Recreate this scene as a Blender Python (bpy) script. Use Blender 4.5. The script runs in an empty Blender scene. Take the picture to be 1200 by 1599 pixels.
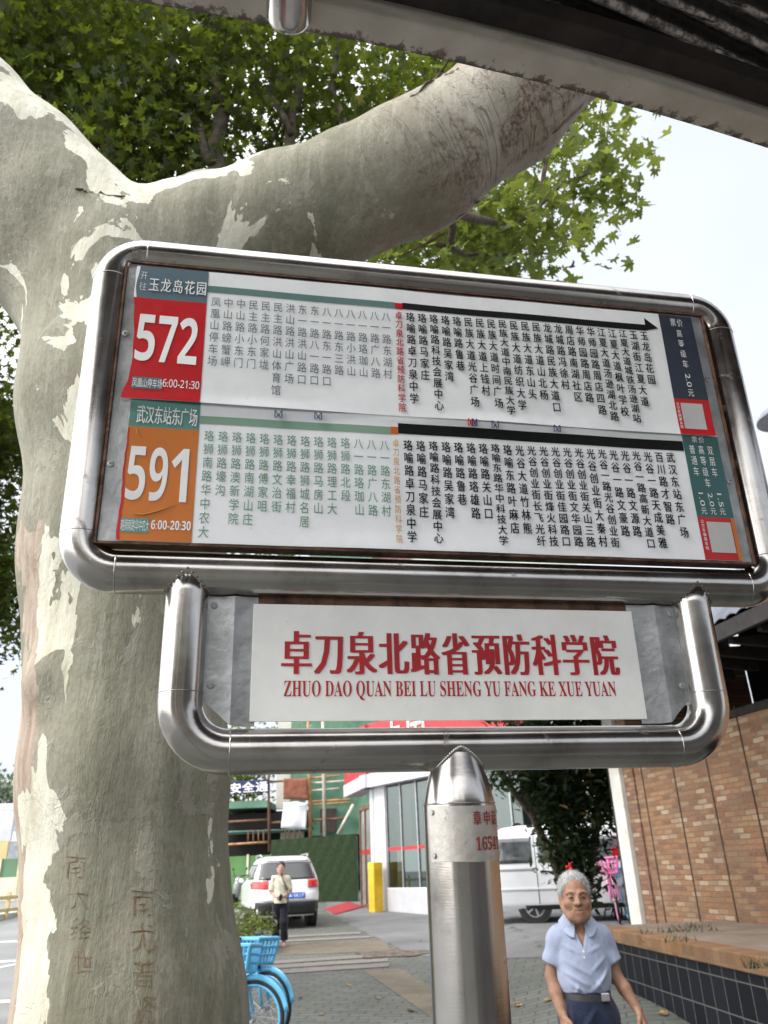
import bpy, math, random, numpy as np
from mathutils import Vector, Matrix
from mathutils.bvhtree import BVHTree

SC = bpy.context.scene
COL = SC.collection
# ------------------------------------------------------------------ camera
F_PX, PCX, PCY, CAM_H = 1220.0, 600.0, 799.5, 1.70
PITCH, ROLL = math.radians(24.7), math.radians(2.16)
_r0 = np.array([1, 0, 0.]); _u0 = np.array([0, -math.sin(PITCH), math.cos(PITCH)])
CF = np.array([0, math.cos(PITCH), math.sin(PITCH)])
CR = math.cos(ROLL) * _r0 - math.sin(ROLL) * _u0
CU = math.sin(ROLL) * _r0 + math.cos(ROLL) * _u0
CC = np.array([0, 0, CAM_H])
cam = bpy.data.cameras.new('camera')
cam.sensor_fit = 'VERTICAL'; cam.sensor_height = 36.0; cam.sensor_width = 27.0
cam.lens = F_PX / 1599.0 * 36.0
cam.clip_start = 0.02; cam.clip_end = 4000
cam.dof.use_dof = True; cam.dof.focus_distance = 1.36; cam.dof.aperture_fstop = 9.0
camo = bpy.data.objects.new('camera', cam); COL.objects.link(camo)
camo.matrix_world = Matrix(((CR[0], CU[0], -CF[0], 0), (CR[1], CU[1], -CF[1], 0), (CR[2], CU[2], -CF[2], CAM_H), (0, 0, 0, 1)))
SC.camera = camo

# ------------------------------------------------------------------ sky, sun, exposure
SUN_EL, SUN_AZ = math.radians(46), math.radians(-118)      # azimuth measured from +Y towards +X
w = bpy.data.worlds.new('World'); SC.world = w; w.use_nodes = True
nt = w.node_tree; nt.nodes.clear()
def wn(t, **k):
    n = nt.nodes.new(t)
    for a, b in k.items(): setattr(n, a, b)
    return n
sky = wn('ShaderNodeTexSky', sky_type='NISHITA', sun_disc=False, sun_elevation=SUN_EL, sun_rotation=SUN_AZ,
         air_density=1.0, dust_density=2.0, ozone_density=1.0)
bw = wn('ShaderNodeRGBToBW'); nt.links.new(sky.outputs[0], bw.inputs[0])
tc = wn('ShaderNodeTexCoord'); nz = wn('ShaderNodeTexNoise'); nz.inputs['Scale'].default_value = 1.6; nz.inputs['Detail'].default_value = 4
nt.links.new(tc.outputs['Generated'], nz.inputs['Vector'])
# thin overcast: brighter cloud on the sun's side of the sky, greyer cloud opposite
sdir = (math.sin(SUN_AZ) * math.cos(SUN_EL), math.cos(SUN_AZ) * math.cos(SUN_EL), math.sin(SUN_EL))
dp = wn('ShaderNodeVectorMath', operation='DOT_PRODUCT'); nt.links.new(tc.outputs['Generated'], dp.inputs[0]); dp.inputs[1].default_value = sdir
gr = wn('ShaderNodeMapRange', interpolation_type='SMOOTHSTEP'); gr.inputs[1].default_value = .12; gr.inputs[2].default_value = .75; nt.links.new(dp.outputs['Value'], gr.inputs[0])
ra = wn('ShaderNodeValToRGB'); ra.color_ramp.elements[0].position = .32; ra.color_ramp.elements[1].position = .62
ra.color_ramp.elements[0].color = (3.0, 3.2, 3.5, 1); ra.color_ramp.elements[1].color = (3.85, 3.98, 4.1, 1)
nt.links.new(nz.outputs['Fac'], ra.inputs['Fac'])
rp = wn('ShaderNodeMix', data_type='RGBA'); nt.links.new(gr.outputs[0], rp.inputs[0]); nt.links.new(ra.outputs[0], rp.inputs[6]); rp.inputs[7].default_value = (12.6, 12.4, 12.0, 1)
mx = wn('ShaderNodeMix', data_type='RGBA'); mx.inputs[0].default_value = .82
nt.links.new(sky.outputs[0], mx.inputs[6]); nt.links.new(rp.outputs[2], mx.inputs[7])
bg = wn('ShaderNodeBackground'); bg.inputs['Strength'].default_value = .15
ow = wn('ShaderNodeOutputWorld'); nt.links.new(mx.outputs[2], bg.inputs[0]); nt.links.new(bg.outputs[0], ow.inputs[0])
sl = bpy.data.lights.new('sun', 'SUN'); sl.energy = 1.5; sl.angle = math.radians(12); sl.color = (1, .96, .9)
so = bpy.data.objects.new('sun', sl); COL.objects.link(so)
_sd = Vector((math.sin(SUN_AZ) * math.cos(SUN_EL), math.cos(SUN_AZ) * math.cos(SUN_EL), math.sin(SUN_EL)))
so.rotation_euler = _sd.to_track_quat('Z', 'Y').to_euler(); so.location = (0, 0, 30)
SC.view_settings.view_transform = 'Standard'; SC.view_settings.look = 'None'
SC.view_settings.exposure = 0.98; SC.view_settings.gamma = 1

# ------------------------------------------------------------------ pixel helpers (photograph pixels -> places in the world)
def ray(x, y): return CF + CR * (x - PCX) / F_PX - CU * (y - PCY) / F_PX
def at(x, y, depth): return CC + ray(x, y) * depth
def atY(x, y, Y):
    d = ray(x, y); return CC + d * (Y / d[1])
def atz(x, y, z):
    d = ray(x, y); return CC + d * ((z - CAM_H) / d[2])
def ss(t): t = min(1., max(0., t)); return t * t * (3 - 2 * t)
def gz(x, Y):
    return .03 * min(40., max(0., Y - 6)) + .28 * ss((x - .9) / 1.6) * ss((Y - 5.5) / 4)
def ground(x, y):
    d = ray(x, y); lo, hi = .1, 300.
    for _ in range(60):
        m = (lo + hi) / 2; P = CC + d * m
        if P[2] > gz(P[0], P[1]): lo = m
        else: hi = m
    return CC + d * lo

# ------------------------------------------------------------------ object helpers
def tag(o, label=None, cat=None, group=None, kind=None):
    if label: o['label'] = label
    if cat: o['category'] = cat
    if group: o['group'] = group
    if kind: o['kind'] = kind
    return o
def empty(name, loc=(0, 0, 0), rz=0, label=None, cat=None, group=None):
    o = bpy.data.objects.new(name, None); COL.objects.link(o); o.empty_display_size = .1
    o.location = loc; o.rotation_euler = (0, 0, rz)
    return tag(o, label, cat, group)
def copy_tree(o, parent=None):
    c = o.copy(); COL.objects.link(c)
    if parent: c.parent = parent
    for ch in list(o.children): copy_tree(ch, c)
    return c
class MB:
    def __init__(s): s.v = []; s.f = []; s.n = 0; s.cut = []
    def add(s, v, f):
        v = np.asarray(v, float).reshape(-1, 3); b = s.n
        s.cut.append((len(s.v), len(s.f), b)); s.v.append(v); s.n += len(v); s.f += [tuple(i + b for i in q) for q in f]
        return s
    def box(s, lo, hi, M=None):
        x0, y0, z0 = lo; x1, y1, z1 = hi
        v = np.array([(x0, y0, z0), (x1, y0, z0), (x1, y1, z0), (x0, y1, z0), (x0, y0, z1), (x1, y0, z1), (x1, y1, z1), (x0, y1, z1)], float)
        if M is not None: v = np.array([M @ Vector(p) for p in v])
        return s.add(v, [(0, 3, 2, 1), (4, 5, 6, 7), (0, 1, 5, 4), (1, 2, 6, 5), (2, 3, 7, 6), (3, 0, 4, 7)])
    def tube(s, pts, r, n=12, closed=False, caps=True, sy=1.0):
        P = [Vector(p) for p in pts]; m = len(P)
        R = list(r) if hasattr(r, '__len__') else [r] * m
        T = []
        for i in range(m):
            a = P[(i - 1) % m] if (closed or i > 0) else P[i]; b = P[(i + 1) % m] if (closed or i < m - 1) else P[i]
            T.append((b - a).normalized())
        up = Vector((0, 0, 1)) if abs(T[0].z) < .9 else Vector((0, 1, 0))
        N = (up - T[0] * up.dot(T[0])).normalized(); v = []
        for i in range(m):
            N = (N - T[i] * N.dot(T[i])).normalized(); B = T[i].cross(N)
            for k in range(n):
                a = 2 * math.pi * k / n
                v.append(P[i] + (N * math.cos(a) * sy + B * math.sin(a)) * R[i])
        f = []
        for i in range(m if closed else m - 1):
            j = (i + 1) % m
            for k in range(n):
                k2 = (k + 1) % n; f.append((i * n + k, i * n + k2, j * n + k2, j * n + k))
        if caps and not closed:
            f.append(tuple(range(n - 1, -1, -1))); f.append(tuple((m - 1) * n + k for k in range(n)))
        return s.add([tuple(q) for q in v], f)
    def lathe(s, prof, n=32, c=(0, 0, 0), axis='z', sx=1, sy=1):
        v = []; m = len(prof)
        for r, z in prof:
            for k in range(n):
                a = 2 * math.pi * k / n; p = (r * math.cos(a) * sx, r * math.sin(a) * sy, z)
                if axis == 'y': p = (p[0], p[2], p[1])
                if axis == 'x': p = (p[2], p[0], p[1])
                v.append((p[0] + c[0], p[1] + c[1], p[2] + c[2]))
        f = [(i * n + k, i * n + (k + 1) % n, (i + 1) * n + (k + 1) % n, (i + 1) * n + k) for i in range(m - 1) for k in range(n)]
        f += [tuple(range(n - 1, -1, -1)), tuple((m - 1) * n + k for k in range(n))]
        return s.add(v, f)
    def prism(s, poly, y0, y1, plane='xz'):
        n = len(poly); v = []
        for y in (y0, y1):
            for a, b in poly: v.append((a, y, b) if plane == 'xz' else ((y, a, b) if plane == 'yz' else (a, b, y)))
        f = [tuple(range(n)), tuple(range(2 * n - 1, n - 1, -1))]
        f += [(i, n + i, n + (i + 1) % n, (i + 1) % n) for i in range(n)]
        return s.add(v, f)
    def quad(s, a, b, c, d): return s.add([a, b, c, d], [(0, 1, 2, 3)])
    def grid(s, fn, nu, nv):
        v = [fn(i / nu, j / nv) for j in range(nv + 1) for i in range(nu + 1)]
        f = [(j * (nu + 1) + i, j * (nu + 1) + i + 1, (j + 1) * (nu + 1) + i + 1, (j + 1) * (nu + 1) + i) for j in range(nv) for i in range(nu)]
        return s.add(v, f)
    def sphere(s, c, r, n=12, m=8):
        r = (r, r, r) if not hasattr(r, '__len__') else r
        v = []; f = []
        for j in range(1, m):
            t = math.pi * j / m
            for k in range(n):
                a = 2 * math.pi * k / n; v.append((c[0] + r[0] * math.sin(t) * math.cos(a), c[1] + r[1] * math.sin(t) * math.sin(a), c[2] + r[2] * math.cos(t)))
        for j in range(m - 2):
            for k in range(n): f.append((j * n + k, (j + 1) * n + k, (j + 1) * n + (k + 1) % n, j * n + (k + 1) % n))
        t0 = len(v); v += [(c[0], c[1], c[2] + r[2]), (c[0], c[1], c[2] - r[2])]
        for k in range(n):
            f.append((t0, k, (k + 1) % n)); f.append((t0 + 1, (m - 2) * n + (k + 1) % n, (m - 2) * n + k))
        return s.add(v, f)
    def each(s, name, mat, parent=None, **k):
        """one object per added piece"""
        out = []; ends = s.cut[1:] + [(len(s.v), len(s.f), s.n)]
        for (v0, f0, b), (v1, f1, _) in zip(s.cut, ends):
            m = MB(); m.v = s.v[v0:v1]; m.f = [tuple(i - b for i in q) for q in s.f[f0:f1]]; m.n = len(m.v[0]); out.append(m.build(name, mat, parent, **k))
        return out
    def build(s, name, mat, parent=None, smooth=None, bevel=0, **kw):
        me = bpy.data.meshes.new(name)
        V = np.concatenate(s.v) if s.v else np.zeros((0, 3))
        me.from_pydata(V.tolist(), [], s.f); me.update()
        if mat: me.materials.append(mat)
        o = bpy.data.objects.new(name, me); COL.objects.link(o)
        if parent: o.parent = parent
        if smooth is not None:
            me.polygons.foreach_set('use_smooth', [True] * len(me.polygons))
            if smooth < 3.1: me.set_sharp_from_angle(angle=smooth)
        if bevel:
            b = o.modifiers.new('bevel', 'BEVEL'); b.width = bevel; b.segments = 2; b.limit_method = 'ANGLE'
        return tag(o, **kw)
def np_mesh(name, V, faces, mat, parent=None, smooth=True, attr=None):
    me = bpy.data.meshes.new(name); me.from_pydata(V.tolist(), [], faces); me.update()
    if mat: me.materials.append(mat)
    if smooth: me.polygons.foreach_set('use_smooth', [True] * len(me.polygons))
    if attr:
        for k, a in attr.items():
            at_ = me.attributes.new(k, 'FLOAT', 'POINT'); at_.data.foreach_set('value', np.asarray(a, np.float32))
    o = bpy.data.objects.new(name, me); COL.objects.link(o)
    if parent: o.parent = parent
    return o
# naive surface nets over a signed distance function
def surfnet(fn, lo, hi, h):
    ax = [np.arange(lo[i], hi[i] + h, h, dtype=np.float32) for i in range(3)]
    X, Y, Z = np.meshgrid(*ax, indexing='ij'); D = fn(X, Y, Z).astype(np.float32); S = D < 0
    nx, ny, nz_ = D.shape; base = np.array([a[0] for a in ax])
    acc = np.zeros((nx - 1, ny - 1, nz_ - 1, 3), np.float32); cnt = np.zeros((nx - 1, ny - 1, nz_ - 1), np.float32)
    offs = [(i, j, k) for i in (0, 1) for j in (0, 1) for k in (0, 1)]
    def sl(A, o): return A[o[0]:nx - 1 + o[0], o[1]:ny - 1 + o[1], o[2]:nz_ - 1 + o[2]]
    for a in offs:
        for d in range(3):
            if a[d]: continue
            b = list(a); b[d] = 1
            da, db = sl(D, a), sl(D, b); m = sl(S, a) != sl(S, b)
            t = np.where(m, da / np.where(m, da - db, 1), 0)
            for e in range(3): acc[..., e] += np.where(m, a[e] + (t if e == d else 0), 0)
            cnt += m
    cell = cnt > 0; idx = -np.ones(cell.shape, np.int64); idx[cell] = np.arange(cell.sum())
    ijk = np.argwhere(cell); V = base + (ijk + acc[cell] / cnt[cell][:, None]) * h
    faces = []
    for d in range(3):
        e, g = (d + 1) % 3, (d + 2) % 3
        s0 = [slice(None)] * 3; s1 = [slice(None)] * 3; s0[d] = slice(0, -1); s1[d] = slice(1, None)
        A, B = S[tuple(s0)], S[tuple(s1)]; E = np.argwhere(A != B)
        E = E[(E[:, e] > 0) & (E[:, g] > 0) & (E[:, e] < D.shape[e] - 1) & (E[:, g] < D.shape[g] - 1)]
        flip = A[E[:, 0], E[:, 1], E[:, 2]]
        def ci(de, dg):
            q = E.copy(); q[:, e] -= de; q[:, g] -= dg; return idx[q[:, 0], q[:, 1], q[:, 2]]
        Q = np.stack([ci(1, 1), ci(0, 1), ci(0, 0), ci(1, 0)], 1)
        Q[~flip] = Q[~flip][:, ::-1]; faces.append(Q)
    return V, np.concatenate(faces).tolist()
def smin(a, b, k):
    h = np.clip(.5 + .5 * (b - a) / k, 0, 1); return b + (a - b) * h - k * h * (1 - h)
def sd_cone(X, Y, Z, a, b, ra, rb):
    a = np.asarray(a, np.float32); b = np.asarray(b, np.float32); d = b - a; L = float(d @ d) + 1e-12
    t = np.clip(((X - a[0]) * d[0] + (Y - a[1]) * d[1] + (Z - a[2]) * d[2]) / L, 0, 1)
    return np.sqrt((X - a[0] - t * d[0]) ** 2 + (Y - a[1] - t * d[1]) ** 2 + (Z - a[2] - t * d[2]) ** 2) - (ra + (rb - ra) * t)
def sd_ell(X, Y, Z, c, r):
    k0 = np.sqrt(((X - c[0]) / r[0]) ** 2 + ((Y - c[1]) / r[1]) ** 2 + ((Z - c[2]) / r[2]) ** 2)
    return (k0 - 1) * min(r) * .9 + 0 * k0

# ------------------------------------------------------------------ material helpers
class NT:
    def __init__(s, name):
        s.m = bpy.data.materials.new(name); s.m.use_nodes = True; s.t = s.m.node_tree
        s.b = s.t.nodes['Principled BSDF']; s.out = s.t.nodes['Material Output']
    def n(s, typ, ins=None, **k):
        x = s.t.nodes.new(typ)
        for a, b in k.items(): setattr(x, a, b)
        for a, b in (ins or {}).items():
            if isinstance(b, bpy.types.NodeSocket): s.t.links.new(b, x.inputs[a])
            else: x.inputs[a].default_value = b
        return x
    def set(s, **k):
        for a, b in k.items():
            a = a.replace('_', ' ')
            if isinstance(b, bpy.types.NodeSocket): s.t.links.new(b, s.b.inputs[a])
            else: s.b.inputs[a].default_value = b
    def obj(s, scale=(1, 1, 1), rot=(0, 0, 0)):
        c = s.n('ShaderNodeTexCoord'); mp = s.n('ShaderNodeMapping', {'Vector': c.outputs['Object'], 'Scale': scale, 'Rotation': rot}); return mp.outputs[0]
    def obj2(s, rot, scale):      # turn first, then stretch
        c = s.n('ShaderNodeTexCoord'); a = s.n('ShaderNodeMapping', {'Vector': c.outputs['Object'], 'Rotation': rot}); return s.n('ShaderNodeMapping', {'Vector': a.outputs[0], 'Scale': scale}).outputs[0]
    def noise(s, vec, scale, detail=4, rough=.55, dist=0): return s.n('ShaderNodeTexNoise', {'Vector': vec, 'Scale': scale, 'Detail': detail, 'Roughness': rough, 'Distortion': dist}).outputs['Fac']
    def ramp(s, fac, stops, interp='LINEAR'):
        r = s.n('ShaderNodeValToRGB', {'Fac': fac}); e = r.color_ramp; e.interpolation = interp
        while len(e.elements) < len(stops): e.elements.new(.5)
        for q, (p, c) in zip(e.elements, stops):
            q.position = p; q.color = (c, c, c, 1) if not hasattr(c, '__len__') else (*c[:3], 1)
        return r.outputs[0]
    def mix(s, fac, a, b, blend='MIX'):
        x = s.n('ShaderNodeMix', data_type='RGBA', blend_type=blend)
        for i, q in ((0, fac), (6, a), (7, b)):
            if isinstance(q, bpy.types.NodeSocket): s.t.links.new(q, x.inputs[i])
            else: x.inputs[i].default_value = q if i == 0 else ((*q[:3], 1) if hasattr(q, '__len__') else (q, q, q, 1))
        return x.outputs[2]
    def math(s, op, a, b=0., c=0.):
        x = s.n('ShaderNodeMath', operation=op)
        for i, q in enumerate((a, b, c)):
            if isinstance(q, bpy.types.NodeSocket): s.t.links.new(q, x.inputs[i])
            else: x.inputs[i].default_value = q
        return x.outputs[0]
    def bump(s, h, strength=.3, dist=.01, normal=None):
        x = s.n('ShaderNodeBump', {'Height': h, 'Strength': strength, 'Distance': dist})
        if normal is not None: s.t.links.new(normal, x.inputs['Normal'])
        return x.outputs[0]
_mats = {}
def M(name, col, rough=.6, metal=0., var=.12, scale=6., bump=0., bscale=40., spec=.5, coat=0.):
    if name in _mats: return _mats[name]
    q = NT(name); v = q.obj()
    n1 = q.noise(v, scale, 5, .6)
    a = [max(0, c * (1 - var * 1.6)) for c in col]; b = [min(1, c * (1 + var)) for c in col]
    q.set(Base_Color=q.ramp(n1, [(.3, a), (.7, b)]), Metallic=metal, Specular_IOR_Level=spec, Coat_Weight=coat,
          Roughness=q.ramp(q.noise(v, scale * 3, 3), [(.3, max(.02, rough - .08)), (.7, min(1, rough + .08))]))
    if bump: q.set(Normal=q.bump(q.noise(v, bscale, 4), bump, .01))
    _mats[name] = q.m; return q.m
# ================================================================== lettering
_gc = {}
def glyph(s, off=0., sp=1.):
    k = (s, off)
    if k not in _gc:
        c = bpy.data.curves.new('lettering', 'FONT'); c.body = s; c.size = 1; c.offset = off; c.resolution_u = 3
        o = bpy.data.objects.new('lettering', c); COL.objects.link(o)
        bpy.context.view_layer.update()
        e = o.evaluated_get(bpy.context.evaluated_depsgraph_get()); me = e.to_mesh()
        V = np.array([v.co[:2] for v in me.vertices]).reshape(-1, 2); Fc = [tuple(p.vertices) for p in me.polygons]
        # keep faces turned up
        fixed = []
        for q in Fc:
            a = sum(V[q[i]][0] * V[q[(i + 1) % len(q)]][1] - V[q[(i + 1) % len(q)]][0] * V[q[i]][1] for i in range(len(q)))
            fixed.append(q if a > 0 else q[::-1])
        e.to_mesh_clear(); bpy.data.objects.remove(o); bpy.data.curves.remove(c)
        _gc[k] = (V, fixed)
    return _gc[k]
class Text:
    """flat lettering laid on a surface: fn(u, w) -> local point"""
    def __init__(s, fn): s.fn = fn; s.mb = MB()
    def cell(s, ch, u, w_, cw, chh, off=.006, rot=0, song=0.):
        V, Fc = glyph(ch, off)
        if not len(V): return
        P = np.stack([(V[:, 0] - .5) * cw, (V[:, 1] - .38) * chh], 1)
        if rot: P = np.stack([P[:, 1], -P[:, 0]], 1)
        s.put(P, Fc, u, w_, song, cw)
    def put(s, P, Fc, u, w_, song=0., cw=1.):
        for i, dx in enumerate((0, -song, song) if song else (0,)):
            s.mb.add([s.fn(u + p[0] + dx * cw, w_ + p[1], i * .00025) for p in P], Fc)
    def fit(s, txt, u0, u1, w0, w1, off=.0, rot=0, song=0):
        V, Fc = glyph(txt, off)
        lo, hi = V.min(0), V.max(0)
        P = (V - lo) / (hi - lo)
        if rot: P = np.stack([P[:, 1], 1 - P[:, 0]], 1)
        P = P * [u1 - u0, w1 - w0]
        s.put(P, Fc, u0, w0, song, 1.)
    def column(s, txt, u, top, pitch, cw, chh, off=.0, lean=0., song=0.):
        for i, ch in enumerate(txt): s.cell(ch, u + lean * i, top - chh * .5 - pitch * i, cw, chh, off, 0, song)
    def build(s, name, mat, parent): return s.mb.build(name, mat, parent)
def mathdigits(s, base):      # sans or serif mathematical letters and digits carried by the built-in fallback font
    r = ''
    for c in s:
        if c.isdigit() and base.get('d'): r += chr(base['d'] + int(c))
        elif c.isupper() and base.get('u'): r += chr(base['u'] + ord(c) - 65)
        else: r += c
    return r
SANSB = {'d': 0x1D7EC}; SANS = {'d': 0x1D7E2}; SERIFB = {'d': 0x1D7CE, 'u': 0x1D400}

# ================================================================== bus stop sign
def steel_mat(name, base=.47, rough=.19, grime=.5):
    q = NT(name); v = q.obj()
    n = q.noise(v, 9, 5, .65); n2 = q.noise(q.obj((1, 1, 1)), 55, 3, .7); st = q.noise(q.obj((6, 6, 90)), 6, 3)
    col = q.ramp(n, [(.28, (base * .62, base * .56, base * .52)), (.5, (base, base * .955, base * .92)), (.75, (base * 1.1, base * 1.08, base * 1.06))])
    sp = q.ramp(n2, [(.66, 0.), (.74, 1.)])
    col = q.mix(q.math('MULTIPLY', sp, .35), col, (.16, .12, .1))
    blot = q.ramp(q.noise(v, 14, 4, .6, 1.5), [(.64, 0.), (.72, 1.)])
    col = q.mix(q.math('MULTIPLY', blot, grime), col, (.2, .15, .12))
    rg = q.math('ADD', q.math('MULTIPLY', n, .2), q.math('MULTIPLY', blot, .2))
    q.set(Base_Color=col, Metallic=1., Roughness=q.math('ADD', rg, rough - .1))
    q.set(Normal=q.bump(q.math('ADD', q.math('MULTIPLY', st, .5), q.math('MULTIPLY', q.noise(v, 30, 3), .8)), .035, .003))
    return q.m
STEEL = steel_mat('brushed stainless steel')
GALV = M('galvanised sheet', (.42, .43, .44), .5, .75, .25, 14, .2, 60)
RUST = M('rusty steel edge', (.13, .07, .045), .8, .2, .5, 30, .4, 80)
BLACK = M('black rubber', (.015, .015, .016), .6)
SR = np.array([[0.98085148, -0.1946, 0.00665987], [0.19472867, 0.9795, -0.05064689], [0.00333441, 0.051, 0.99869442]])
_u, _, _v = np.linalg.svd(SR); SR = _u @ _v
ST = np.array([0.1116, 1.2156, 2.4324]); SW = 2.433
foot = ST - SR[:, 2] * SW
sign = empty('bus_stop_sign', label='stainless steel bus stop sign with route sheets for 572 and 591', cat='bus stop sign')
sign.matrix_world = Matrix([[*SR[0], foot[0]], [*SR[1], foot[1]], [*SR[2], foot[2]], [0, 0, 0, 1]])
def sp(o): o.location = (0, 0, SW); return o
def rrect(a, b, R, z0=0, n=10, off=0.):
    P = []
    for cx, cz, a0 in ((a - R, b - R, 0), (-a + R, b - R, 90), (-a + R, -b + R, 180), (a - R, -b + R, 270)):
        for i in range(n + 1):
            t = math.radians(a0 + 90 * i / n); P.append((cx + R * math.cos(t), off, cz + R * math.sin(t) + z0))
        # points along the straight run
        n2 = 8
        q = {0: ((a - R, b), (-a + R, b)), 90: ((-a, b - R), (-a, -b + R)), 180: ((-a + R, -b), (a - R, -b)), 270: ((a, -b + R), (a, b - R))}[a0]
        for i in range(1, n2): P.append((q[0][0] + (q[1][0] - q[0][0]) * i / n2, off, q[0][1] + (q[1][1] - q[0][1]) * i / n2 + z0))
    return P
m = MB(); m.tube(rrect(.592, .298, .058), .0335, 36, closed=True); up_fr = sp(m.build('frame_tube', STEEL, sign, smooth=3.2))
def ring(c, ax, r, t=.0016, n=40):
    return [(c[0] + r * (math.cos(a) if ax != 'x' else 0), c[1] + r * (math.sin(a) if ax != 'x' else math.cos(a)), c[2] + (r * math.sin(a) if ax == 'x' else 0)) for a in [2 * math.pi * i / n for i in range(n)]]
m = MB()
for u_ in (-.534, .534):
    for w_ in (-.298, .298): m.tube(ring((u_, 0, w_), 'x', .0332), .0011, 6, closed=True)
for u_ in (-.592, .592):
    for w_ in (-.24, .24): m.tube(ring((u_, 0, w_), 'z', .0332), .0011, 6, closed=True)
m.each('weld_seam', STEEL, up_fr, smooth=3.2)
P = []
a, b0, R = .427, -.566, .072
for i in range(7): P.append((-a, 0, -.298 + (b0 + R + .298) * i / 6))
for i in range(1, 11):
    t = math.radians(180 + 90 * i / 10); P.append((-a + R + R * math.cos(t), 0, b0 + R + R * math.sin(t)))
for i in range(1, 12): P.append((-a + R + 2 * (a - R) * i / 12, 0, b0))
for i in range(0, 11):
    t = math.radians(270 + 90 * i / 10); P.append((a - R + R * math.cos(t), 0, b0 + R + R * math.sin(t)))
for i in range(1, 7): P.append((a, 0, b0 + R + (-.298 - b0 - R) * i / 6))
m = MB(); m.tube(P, .0325, 36); lo_fr = sp(m.build('name_frame_tube', STEEL, sign, smooth=3.2))
m = MB()
for s_ in (-1, 1):
    m.tube(ring((s_ * .427, 0, -.482), 'z', .0322), .0011, 6, closed=True); m.tube(ring((s_ * .352, 0, -.566), 'x', .0322), .0011, 6, closed=True)
m.each('weld_seam', STEEL, lo_fr, smooth=3.2)
# lumpy weld where the name frame meets the upper frame
rr = random.Random(3); m = MB()
for s_ in (-1, 1):
    for i in range(15):
        t = math.pi * (i / 14 - .5); x = s_ * .427 + .033 * math.sin(t); z = -.298 - abs(math.sin(t)) * .031
        y = -math.sqrt(max(0, .0335 ** 2 - (z + .298) ** 2)) - .0005
        m.sphere((x, y, z), (.0022 * rr.uniform(.7, 1.2), .0012, .0020 * rr.uniform(.7, 1.2)), 8, 6)
h_ = m.cut[15]; half = []
for lo_, hi_ in ((0, 15), (15, 30)):
    mm = MB(); v0 = m.cut[lo_]; v1 = m.cut[hi_] if hi_ < 30 else (len(m.v), len(m.f), m.n); mm.v = m.v[v0[0]:v1[0]]; mm.f = [tuple(i - v0[2] for i in q) for q in m.f[v0[1]:v1[1]]]; mm.n = v1[2] - v0[2]
    sp(mm.build('weld_bead', M('dark weld metal', (.22, .19, .17), .45, .9, .4, 90), sign, smooth=3.2))
# post: a tapered head pressed on to the tube, then the plain post to the ground
m = MB(); c = (-.012, .0, 0)
prof = [(.0535, -SW - .25)] + [(.0535, z) for z in np.linspace(-2.2, -.66, 8)] + [(.0533, -.648), (.0518, -.638), (.0485, -.622), (.044, -.606), (.038, -.590), (.0335, -.574), (.029, -.560)]
m.lathe(prof, 48, c); post = sp(m.build('post', STEEL, sign, smooth=3.2))
m = MB()
for i in range(31):
    t = math.pi * (i / 30 - .5) * .98; x = -.012 + .034 * math.sin(t); z = -.566 - abs(math.sin(t)) ** 1.4 * .027
    y = -math.sqrt(max(0, .0325 ** 2 - (z + .566) ** 2)) - .001
    m.sphere((x, y + .001, z), (.0030, .0016, .0030), 8, 6)
m.build('weld_bead', STEEL, post, smooth=3.2)
# contact plate wrapped round the post
def cyl(u_, w_, d=0., r=.0545):
    t = u_ / r; return (-.012 + (r + d) * math.sin(t), -(r + d) * math.cos(t), w_)
m = MB(); m.grid(lambda i, j: cyl(-.066 + i * .16, -.722 + j * .073 + .0008 * math.sin(i * 9)), 40, 4)
m.grid(lambda i, j: cyl(.094 - i * .16, -.722 + j * .073, -.001), 40, 4)
pq = NT('weathered aluminium plate'); pv = pq.obj()
pq.set(Base_Color=pq.mix(pq.ramp(pq.noise(pv, 120, 4, .7), [(.62, 0.), (.7, .6)]), pq.ramp(pq.noise(pv, 25, 5), [(.3, (.42, .4, .37)), (.7, (.62, .6, .57))]), (.14, .12, .1)), Metallic=.55, Roughness=.5, Normal=pq.bump(pq.noise(pv, 90, 4), .25, .004))
plate = m.build('contact_plate', pq.m, post, smooth=3.2)
m = MB()
for u_, w_ in ((-.058, -.6565), (-.057, -.714), (.086, -.6565), (.086, -.714)):
    p = Vector(cyl(u_, w_)); q = Vector(cyl(u_, w_, .003)); m.tube([p, q], [.0042, .003], 12)
m.each('rivet', GALV, post, smooth=.6)
t = Text(lambda u_, w_, d=0: cyl(u_, w_, .0012 + d))
RED_INK = M('faded red ink', (.36, .02, .03), .6, 0, .3, 60)
for i, ch in enumerate('章申话'): t.cell(ch, .0105 + i * .0165, -.6655, .014, .021, -.002, 0, .02)
t.fit(mathdigits('16541', SERIFB), .006, .054, -.708, -.690)
t.build('lettering', RED_INK, post)
m = MB(); m.tube(ring((-.012, 0, -.645), 'z', .0532), .0012, 6, closed=True); m.build('weld_seam', STEEL, post, smooth=3.2)

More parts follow.
